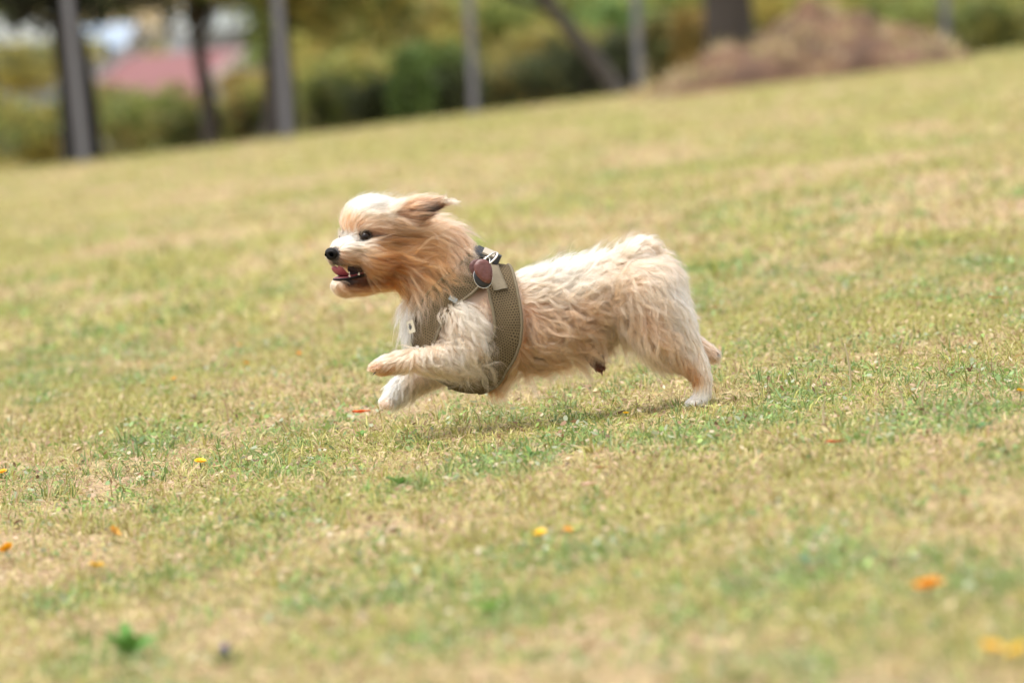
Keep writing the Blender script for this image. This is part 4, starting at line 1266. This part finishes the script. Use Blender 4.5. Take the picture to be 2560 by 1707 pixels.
# ------------------------------------------------------------------ background: posts, mound, trees, shrubs, houses
m_post = plain('grey_concrete', (0.155, 0.155, 0.165), rough=0.8, noise=0.2, scale=25, bump=0.3)
def post(px, Y, w, h, lean, label):
    """square concrete fence post with chamfered edges and a low pyramid cap, base at column px on the terrain."""
    x = pix_at_y(px, 300, Y).x
    for _ in range(4):     # refine the column for the camera's roll
        z = float(ground_z(x, Y))
        k = LENS / 36 * 2560
        v = Vector((x, Y, z)) - CAM
        sx = 1280 + k * v.dot(RT) / v.dot(FWD)
        x += (px - sx) * v.dot(FWD) / k
    z = float(ground_z(x, Y)) - 0.15
    V = []; F = []; c = w * 0.14; hw = w / 2
    ring = [(-hw + c, -hw), (hw - c, -hw), (hw, -hw + c), (hw, hw - c), (hw - c, hw), (-hw + c, hw), (-hw, hw - c), (-hw, -hw + c)]
    for zz, s in ((0, 1), (h * 0.5, 0.99), (h, 0.97), (h + w * 0.35, 0.35)):
        for a, b_ in ring: V.append((a * s + lean * zz, b_ * s, zz))
    for r in range(3):
        for i in range(8): F.append((r * 8 + i, r * 8 + (i + 1) % 8, r * 8 + 8 + (i + 1) % 8, r * 8 + 8 + i))
    F.append(tuple(24 + i for i in range(8)))
    o = mesh_np('fence_post', V, F, m_post, smooth=False)
    o.location = (x, Y, z)
    tag(o, label, 'fence post', 'grey fence posts along the far edge of the lawn')
post(213, 38.5, 0.08, 2.0, -0.03, 'grey fence post in front of the big dark trunk, far left')
post(718, 39.5, 0.09, 2.0, 0.0, 'grey fence post in front of a trunk, right of the red roof')
post(1186, 40.5, 0.075, 2.0, 0.02, 'grey fence post standing alone before green bushes, above the dog\'s back')
post(1598, 41.0, 0.075, 2.0, 0.03, 'grey fence post at the foot of the leaning trunk')
post(2362, 41.5, 0.075, 2.0, 0.055, 'grey fence post behind the dirt mound, farthest right')

# dirt mound
mc = pix_at_y(1960, 190, 38.2)
m_mound, n, l, b = nmat('bare_brown_soil')
tc = n.new('ShaderNodeTexCoord'); t1 = n.new('ShaderNodeTexNoise'); t1.inputs['Scale'].default_value = 2.6; t1.inputs['Detail'].default_value = 8
l.new(tc.outputs['Object'], t1.inputs['Vector'])
rp = n.new('ShaderNodeValToRGB'); rp.color_ramp.elements[0].position = 0.35; rp.color_ramp.elements[0].color = (0.045, 0.021, 0.010, 1)
rp.color_ramp.elements[1].position = 0.66; rp.color_ramp.elements[1].color = (0.165, 0.088, 0.045, 1)
l.new(t1.outputs['Fac'], rp.inputs['Fac']); l.new(rp.outputs['Color'], b.inputs['Base Color'])
b.inputs['Roughness'].default_value = 0.95
MX, MY = mc.x, 38.2
NXM, NYM = 70, 40
U, W = np.meshgrid(np.linspace(-1, 1, NXM), np.linspace(-1, 1, NYM))
Xm = MX + U * 1.5; Ym = MY + W * 1.6
prof = np.clip(1 - np.abs(U - 0.12) ** 1.5, 0, 1) ** 1.05 * np.clip(1 - W ** 2, 0, 1) ** 0.8
bumps = fbm(Xm * 2.2, Ym * 2.2, 61, 4)
Zm = ground_z(Xm, Ym) - 0.02 + prof * (0.50 + 0.9 * (bumps - 0.5)) + 0.14 * (fbm(Xm * 5, Ym * 5, 63, 3) - 0.5) * np.minimum(prof * 5, 1)
Zm = np.where(prof <= 0.001, ground_z(Xm, Ym) - 0.1, Zm)
idx = np.arange(NYM - 1)[:, None] * NXM + np.arange(NXM - 1)[None, :]
mound = mesh_np('dirt_mound', np.stack([Xm.ravel(), Ym.ravel(), Zm.ravel()], 1), np.stack([idx.ravel(), idx.ravel() + 1, idx.ravel() + NXM + 1, idx.ravel() + NXM], 1), m_mound)
tag(mound, 'low heap of bare brown earth at the edge of the lawn', 'dirt mound')
# dry grass on the mound's crest
g = np.random.default_rng(91)
k = 2600
uu = g.uniform(-0.95, 0.95, k); ww = g.uniform(-0.9, 0.6, k)
keep = (fbm(uu * 4, ww * 4, 71, 3) + 0.25 * np.abs(uu) > 0.56) | (ww > 0.1)
uu, ww = uu[keep], ww[keep]; k = len(uu)
ui = np.clip(((uu + 1) / 2 * (NXM - 1)).astype(int), 0, NXM - 1); wi = np.clip(((ww + 1) / 2 * (NYM - 1)).astype(int), 0, NYM - 1)
bp_ = np.stack([MX + uu * 1.5, MY + ww * 1.6, Zm[wi, ui]], 1)
az = g.uniform(0, 6.28, k); L_ = g.uniform(0.05, 0.14, k)
tp_ = bp_ + np.stack([np.cos(az) * L_ * .7, np.sin(az) * L_ * .7, L_ * .8], 1)
sd = np.stack([-np.sin(az), np.cos(az), 0 * az], 1) * 0.012
V = np.stack([bp_ - sd, bp_ + sd, tp_], 1).reshape(-1, 3)
col = STRAW[g.integers(0, 4, k)] * g.uniform(.7, 1.1, (k, 1))
o = mesh_np('dry_grass', V, np.arange(k * 3).reshape(-1, 3), bpy.data.materials['grass_blade'], mound, colors=np.repeat(col, 3, 0), smooth=False)
o['kind'] = 'stuff'

# --- trees and shrubs
m_bark = plain('grey_bark', (0.058, 0.048, 0.040), rough=0.9, noise=0.45, scale=9, bump=0.8)
m_dark = plain('dark_bark', (0.018, 0.016, 0.013), rough=0.95, noise=0.4, scale=9, bump=0.8)
m_pale = plain('pale_grey_bark', (0.10, 0.088, 0.075), rough=0.9, noise=0.35, scale=9, bump=0.8)
m_leaf = leafy('tree_leaf', 0.42, 0.5)
def leaf_cloud(centres, radii, count, size, cols, seed, flat=1.0):
    """leaf quads clustered in clumps spread over ellipsoid lobes."""
    g = np.random.default_rng(seed)
    V = []; C = []
    cs = np.array(centres); rs = np.array(radii)
    vol = rs.prod(1); lob = g.choice(len(cs), count // 14 + 1, p=vol / vol.sum())
    d = g.normal(0, 1, (len(lob), 3)); d /= np.linalg.norm(d, axis=1, keepdims=True)
    cc = cs[lob] + d * (g.uniform(0.25, 1, len(lob)) ** 0.5)[:, None] * rs[lob]
    ccol = np.array(cols)[g.integers(0, len(cols), len(lob))] * g.uniform(0.7, 1.25, (len(lob), 1))
    which = np.repeat(np.arange(len(lob)), 14)
    k = len(which)
    p = cc[which] + g.normal(0, 1, (k, 3)) * (rs.mean() * 0.11 + size * 0.8)
    a = g.normal(0, 1, (k, 3)); a /= np.linalg.norm(a, axis=1, keepdims=True)
    b_ = np.cross(a, g.normal(0, 1, (k, 3))); b_ /= np.linalg.norm(b_, axis=1, keepdims=True)
    s = size * g.uniform(0.6, 1.3, k)[:, None]
    V = np.stack([p - a * s, p - b_ * s * 0.45, p + a * s, p + b_ * s * 0.45], 1).reshape(-1, 3)
    col = ccol[which] * g.uniform(0.85, 1.15, (k, 1))
    return V, np.arange(k * 4).reshape(-1, 4), np.repeat(col, 4, 0)
def col_x(px, Y, zz=None):
    """world x of image column px at depth Y near the horizon row."""
    return pix_at_y(px, 200, Y).x
def limb(pts, r0, r1, seg=10):
    c = catmull(pts, 6)
    return tube(c, np.linspace(r0, r1, len(c)), seg=seg)
DG = [(0.13, 0.15, 0.065), (0.16, 0.19, 0.07), (0.11, 0.125, 0.06)]
MG = [(0.20, 0.25, 0.07), (0.25, 0.30, 0.08), (0.16, 0.21, 0.065)]
YG = [(0.42, 0.37, 0.10), (0.46, 0.38, 0.10), (0.32, 0.31, 0.085)]
BGn = [(0.19, 0.29, 0.08), (0.24, 0.34, 0.10), (0.16, 0.24, 0.07)]
OC = [(0.42, 0.28, 0.08), (0.34, 0.24, 0.08), (0.32, 0.26, 0.085)]
def tree(pb, pt, Y, r, label, crown, cols, seed, count=4000, size=0.07, bark=None):
    bark = bark or m_bark
    """pb, pt: image points of the trunk's foot and of where it leaves the frame; crown: lobes (px, py, rx, ry, rz m, dY)."""
    a = pix_at_y(pb[0], pb[1], Y); a = np.array(a); a[2] = min(a[2], float(ground_z(a[0], Y))) - 0.1
    b_ = np.array(pix_at_y(pt[0], pt[1], Y))
    root = empty('tree', tuple(a))
    tag(root, label, 'tree', 'trees beyond the lawn')
    d = b_ - a
    top = a + d * max(1.0, 3.6 / d[2]) if abs(d[0]) < 0.8 * d[2] else a + d * 2.6
    bend = np.array([0.03, 0.05, 0])
    V, F = limb([np.zeros(3), d * 0.5 + bend, d, (top - a)], r * 1.12, r * 0.55, 12)
    V[:12] *= np.array([1.25, 1.25, 1])
    tr = mesh_np('trunk', V, F, bark, root)
    g = np.random.default_rng(seed)
    cs = []; rs = []
    for (px, py, rx, ry, rz, dY) in crown:
        cs.append(np.array(pix_at_y(px, py, Y + dY)) - a); rs.append((rx, ry, rz))
    for c in cs[:5]:
        V, F = limb([d * 0.9, (d + c) * 0.5 + g.normal(0, .1, 3), c], r * 0.4, r * 0.1, 7)
        mesh_np('limb', V, F, m_bark, root)
    V, F, C = leaf_cloud(cs, rs, count, size, cols, seed)
    mesh_np('crown', V, F, m_leaf, root, colors=C, smooth=False)

tree((206, 400), (156, 0), 40.2, 0.18, 'large dark trunk with heavy shaded crown at the far left', [(20, 15, .5, .6, .20, 0), (150, -20, .55, .7, .34, .3), (215, 40, .13, .3, .20, .2), (250, -40, .4, .6, .26, .2), (80, -260, 1.4, 1.4, .65, 0), (400, -20, .32, .4, .17, .3), (-200, -30, .7, .7, .30, 0), (150, -480, 1.5, 1.5, .7, 0)], [(0.02, 0.026, 0.012), (0.028, 0.034, 0.014), (0.02, 0.022, 0.014)], 201, 16000, 0.06, m_dark)  # the crown's shade is put into its near-black leaf colours
tree((530, 362), (488, 60), 43.0, 0.085, 'slim leaning trunk in front of the red roof', [(470, -5, .40, .4, .18, 0), (600, -40, .5, .5, .25, .3), (380, -70, .4, .5, .22, 0), (530, -220, .9, .8, .5, 0), (545, 20, .12, .2, .14, 0), (340, 10, .25, .3, .13, 0), (430, 25, .14, .3, .10, 0)], [(0.07, 0.075, 0.02), (0.11, 0.10, 0.025), (0.05, 0.05, 0.02)], 202, 6000, 0.055, m_bark)
tree((688, 345), (690, 40), 42.0, 0.155, 'trunk standing right behind the second fence post', [(760, 15, .40, .4, .20, 0), (900, -10, .5, .5, .25, .5), (660, -120, .8, .7, .4, 0), (640, 40, .14, .2, .25, -.3)], YG + MG, 203, 6000, 0.06)
tree((1605, 208), (1365, 0), 43.0, 0.09, 'grey trunk leaning steeply to the left beside the mound', [(1050, -260, 1.0, 1.0, .6, 0), (1250, -330, 1.0, 1.0, .6, 0), (800, -330, 1.0, 1.0, .5, .5)], MG + BGn, 204, 5000, 0.06, m_pale)
tree((1822, 130), (1818, 0), 41.5, 0.29, 'thick brown trunk rising behind the dirt mound', [(1700, -330, 1.2, 1.2, .6, 0), (2000, -360, 1.4, 1.2, .7, 0), (1850, -600, 1.8, 1.6, 1, 0)], MG, 205, 6000, 0.06)

def shrub(px, py, Y, rx, rz, cols, label, seed, count=2400, size=0.05, name='shrub'):
    c = np.array(pix_at_y(px, py, Y))
    gz = float(ground_z(c[0], Y))
    root = empty(name, (c[0], Y, gz))
    tag(root, label, 'shrub', 'shrubs and hedge plants beyond the lawn')
    g = np.random.default_rng(seed)
    h = c[2] - gz
    for k in range(4):
        tip = np.array([g.normal(0, rx * .4), g.normal(0, rx * .3), h + g.uniform(-.1, .5) * rz])
        V, F = limb([np.array([g.normal(0, .08), g.normal(0, .08), -.1]), tip * .5 + g.normal(0, .06, 3), tip], 0.03, 0.008, 6)
        mesh_np('stem', V, F, m_bark, root)
    lobes = [np.array([0, 0, h])] + [np.array([g.uniform(-.95, .95) * rx, g.uniform(-.4, .4) * rx, h + g.uniform(-.7, .7) * rz]) for _ in range(9)]
    rad = [(rx * .6, rx * .5, rz * .6)] + [(rx * g.uniform(.2, .5), rx * .35, rz * g.uniform(.25, .55)) for _ in range(9)]
    lobes.append(np.array([0, 0, max(0.1, h - rz * .9)])); rad.append((rx * .6, rx * .5, max(.15, rz * .5)))
    V, F, C = leaf_cloud(lobes, rad, count, size, cols, seed)
    mesh_np('foliage', V, F, m_leaf, root, colors=C, smooth=False)

SH = [
 (1572, 160, 44.2, .16, .28, DG, 'dark bush in the gap between the leaning trunk and the fourth post'),
 (480, 330, 43.5, .30, .24, [MG[0], OC[2], DG[1]], 'low brownish green shrub at the foot of the slim trunk'),
 (60, 330, 43.5, .55, .40, [YG[0], YG[1], MG[1], DG[1]], 'yellowish shrub left of the big dark trunk'),
 (330, 322, 44.0, .55, .34, [MG[0], MG[1], YG[2], OC[2]], 'green shrub below the red roof, between the two dark trunks'),
 (420, 278, 46.5, .50, .22, [YG[0], YG[2], OC[1]], 'olive yellow shrub right under the red roof'),
 (600, 290, 44.5, .36, .34, [MG[0], DG[1], OC[0], YG[2]], 'ochre tinged shrub between the slim trunk and the second post'),
 (640, 225, 47.0, .30, .16, [OC[0], OC[1], YG[1]], 'ochre shrub at the lower right corner of the red roof'),
 (830, 250, 44.0, .48, .32, [MG[0], MG[1], YG[2], DG[0]], 'mid green shrub right of the second fence post'),
 (870, 175, 47.0, .55, .26, [YG[0], YG[1], YG[2], MG[1]], 'olive yellow bush behind the shrub right of the second post'),
 (960, 250, 43.2, .30, .22, DG, 'dark green low shrub left of the lone fence post'),
 (1010, 210, 42.4, .16, .26, BGn, 'bright lime green sapling left of the lone fence post'),
 (1080, 180, 45.0, .36, .30, [MG[0], BGn[0], BGn[2]], 'green bush just behind the lone fence post'),
 (1110, 235, 43.0, .30, .20, DG, 'dark shadowy shrub at the foot of the lone fence post'),
 (1290, 215, 43.5, .34, .22, [DG[0], DG[1], OC[2]], 'dark shrub right of the lone fence post'),
 (1380, 180, 44.5, .42, .26, DG, 'very dark bush under the leaning trunk'),
 (1480, 165, 43.8, .34, .24, [DG[0], DG[2]], 'darkest bush tucked against the leaning trunk\'s foot'),
 (1400, 110, 47.5, .55, .20, [YG[0], OC[2], YG[2]], 'ochre yellow bush behind the leaning trunk'),
 (1530, 60, 48.0, .50, .30, BGn, 'bright green bush between leaning trunk and thick trunk'),
 (1660, 110, 45.0, .28, .26, [DG[0], DG[1], OC[2]], 'dark bush right of the fourth fence post'),
 (1730, 85, 44.0, .18, .22, OC, 'ochre shrub left of the thick brown trunk'),
 (1960, 20, 46.0, .45, .20, YG, 'yellow bush right of the thick trunk above the mound'),
 (2230, 30, 46.0, .60, .25, [MG[1], BGn[2], YG[2]], 'green bush above the right slope of the mound'),
 (2330, 80, 45.0, .40, .20, [YG[2], MG[1]], 'olive bush around the farthest right fence post'),
 (2480, 60, 45.0, .45, .24, [MG[0], DG[1], YG[2]], 'dark green bush in the top right corner'),
 (2620, 60, 46.5, .55, .30, [YG[0], MG[1]], 'olive bush cut by the photo\'s right edge'),
 (-60, 280, 45.0, .5, .4, [YG[1], MG[0]], 'yellow green bush cut by the photo\'s left edge'),
 (980, 60, 55.0, .9, .40, [YG[0], YG[2], MG[1], OC[1]], 'tall olive brown bush at the top middle'),
 (1250, 40, 58.0, .9, .38, [YG[2], MG[1], BGn[2]], 'tall yellow green bush behind the lone post'),
 (1440, 20, 62.0, .8, .40, [BGn[0], BGn[1], MG[1]], 'tall fresh green bush at the top right of the lone post'),
 (800, 90, 60.0, .8, .34, [MG[1], YG[2], BGn[2]], 'tall green bush right of the roof gable'),
 (1720, 20, 60.0, .8, .30, [BGn[0], YG[0]], 'tall bush seen behind the thick trunk'),
 (2100, -10, 60.0, 1.3, .30, [YG[0], YG[2], MG[1]], 'tall olive bush along the top right'),
 (2480, 0, 62.0, 1.3, .40, [MG[1], YG[2]], 'tall green bush behind the top right corner'),
 (60, 150, 70.0, .9, .30, [(0.2, 0.22, 0.1), YG[0]], 'pale green bush far left of the big trunk'),
 (270, 250, 66.0, .5, .18, [(0.22, 0.22, 0.1), YG[0]], 'pale olive bush at the left end of the red roof'),
]
for k, (px, py, Y, rx, rz, cols, lab) in enumerate(SH):
    shrub(px, py, Y, rx, rz, cols, lab, 300 + k, count=2400 if Y < 52 else 3200, size=0.045 if Y < 52 else 0.06)

# --- red roofed house down the slope
HYd = 235.0
m_roof = plain('red_tile', (0.165, 0.058, 0.056), rough=0.7, noise=0.2, scale=3, bump=0.3)
m_wall = plain('white_render', (0.26, 0.28, 0.29), rough=0.85, noise=0.06, scale=2)
m_board = plain('white_board', (0.45, 0.43, 0.41), rough=0.5, noise=0.04, scale=4)
m_glass = plain('window_glass', (0.03, 0.035, 0.04), rough=0.08, spec=0.8)
def house(name, label, pl, pr_, Y, depth, wall_h, roof_h, roofm, wallm, rz, seed, floors=1, eave_py=None):
    """pl, pr_: image columns of the left and right ends; the eave row eave_py sets the height."""
    a = np.array(pix_at_y(pl, eave_py, Y)); b_ = np.array(pix_at_y(pr_, eave_py, Y))
    c = (a + b_) / 2; w = (b_[0] - a[0]) / 2
    gz = float(ground_z(c[0], Y))
    root = empty(name, (c[0], Y, gz)); root.rotation_euler.z = rz
    tag(root, label, 'house', 'houses down in the valley')
    ez = c[2] - gz
    d = depth / 2
    def bx(nm, lo, hi, mat, par=root):
        cc = (np.array(lo) + hi) / 2; s = (np.array(hi) - lo) / 2
        return mesh_np(nm, *box_vf(cc, np.eye(3), s, 0.02), mat, par, smooth=False)
    bx('wall', (-w, -d, -0.5), (w, d, ez), wallm)
    # gable roof, ridge along x, with thickness
    ov = 0.45; th = 0.14
    V = []; 
    for x_ in (-w - ov, w + ov):
        for z_ in (0, th):
            V += [(x_, -d - ov, ez - 0.2 + z_), (x_, 0, ez + roof_h + z_), (x_, d + ov, ez - 0.2 + z_)]
    F = [(0, 1, 7, 6), (1, 2, 8, 7), (3, 9, 10, 4), (4, 10, 11, 5), (0, 6, 9, 3), (2, 5, 11, 8), (0, 3, 4, 1), (1, 4, 5, 2), (6, 7, 10, 9), (7, 8, 11, 10)]
    rf = mesh_np('roof', V, F, roofm, root, smooth=False)
    for sx in (-1, 1):
        x_ = sx * w
        mesh_np('gable', [(x_ - .05, -d, ez), (x_ - .05, d, ez), (x_ - .05, 0, ez + roof_h - .05), (x_ + .05, -d, ez), (x_ + .05, d, ez), (x_ + .05, 0, ez + roof_h - .05)], [(0, 1, 2), (3, 5, 4), (0, 3, 4, 1), (1, 4, 5, 2), (2, 5, 3, 0)], wallm, root, smooth=False)
        for sy in (-1, 1):
            xo = sx * (w + ov + 0.06)
            p0 = np.array([xo, sy * (d + ov), ez - 0.28]); p1 = np.array([xo, 0, ez + roof_h - 0.05])
            hgt = np.array([0, 0, 0.42]); tx = np.array([0.05 * sx, 0, 0])
            q = [p0, p1, p1 + hgt, p0 + hgt]
            mesh_np('barge_board', q + [v + tx for v in q], [(0, 1, 2, 3), (7, 6, 5, 4), (0, 4, 5, 1), (1, 5, 6, 2), (2, 6, 7, 3), (3, 7, 4, 0)], m_board, rf, smooth=False)
    nwin = max(2, int(w * 2 / 2.4))
    for f_i in range(floors):
        for k in range(nwin):
            x_ = -w + (k + .5) * 2 * w / nwin; z_ = ez - 1.5 - 2.8 * f_i
            wd = bx('window', (x_ - .55, -d - .05, z_ - .65), (x_ + .55, -d + .02, z_ + .65), m_board)
            bx('pane', (x_ - .45, -d - .08, z_ - .55), (x_ + .45, -d - .04, z_ + .55), m_glass, wd)
house('house', 'house with a faded red roof and white gable boards beyond the trunks', 320, 640, HYd, 7.5, 3, 1.5, m_roof, m_wall, R(-32), 1, 1, 226)
house('house', 'pale blue grey house low behind the big dark trunk', 60, 160, 250.0, 4, 3, 0.6, plain('slate_roof', (0.22, 0.26, 0.33), rough=.6), plain('pale_blue_render', (0.26, 0.30, 0.37), rough=.8), R(8), 2, 1, 205)
house('house', 'white house showing between the big trunk and the red roof', 190, 330, 290.0, 6, 3, 1.0, plain('pale_roof', (0.26, 0.33, 0.42), rough=.5), m_wall, R(-10), 3, 2, 118)
house('house', 'pale house above the right end of the red roof', 440, 620, 330.0, 7, 3, 1.2, plain('grey_roof', (0.26, 0.28, 0.26), rough=.6), m_wall, R(14), 4, 2, 72)
house('house', 'pale grey house at the left edge behind the dark crown', -60, 110, 320.0, 7, 3, 1.2, plain('light_grey_roof', (0.24, 0.25, 0.22), rough=.6), m_wall, R(5), 5, 2, 105)

# far wooded hillside, one mass
g = np.random.default_rng(404)
k = 26000
x = g.uniform(-75, 75, k); y = g.uniform(300, 640, k)
cl_ = fbm(x * .12, y * .05, 81, 3)
keep = cl_ > 0.38
x, y, cl_ = x[keep], y[keep], cl_[keep]; k = len(x)
z = ground_z(x, y) + g.uniform(0.2, 5.5, k) * np.clip((cl_ - .3) * 3, .3, 1)
c = np.stack([x, y, z], 1)
a = g.normal(0, 1, (k, 3)); a /= np.linalg.norm(a, axis=1, keepdims=True)
b_ = np.cross(a, g.normal(0, 1, (k, 3))); b_ /= np.linalg.norm(b_, axis=1, keepdims=True)
s = g.uniform(.4, 1.0, k)[:, None]
V = np.stack([c - a * s, c - b_ * s * .7, c + a * s, c + b_ * s * .7], 1).reshape(-1, 3)
pal = np.array([(.16, .19, .06), (.12, .16, .05), (.22, .21, .08), (.09, .12, .05)])
col = pal[(fbm(x * .08, y * .04, 83, 2) * 3.99).astype(int)] * g.uniform(.75, 1.25, (k, 1))
o = mesh_np('treeline', V, np.arange(k * 4).reshape(-1, 4), m_leaf, colors=np.repeat(col, 4, 0), smooth=False)
tag(o, 'far wooded hillside behind the houses', 'woodland', kind='stuff')
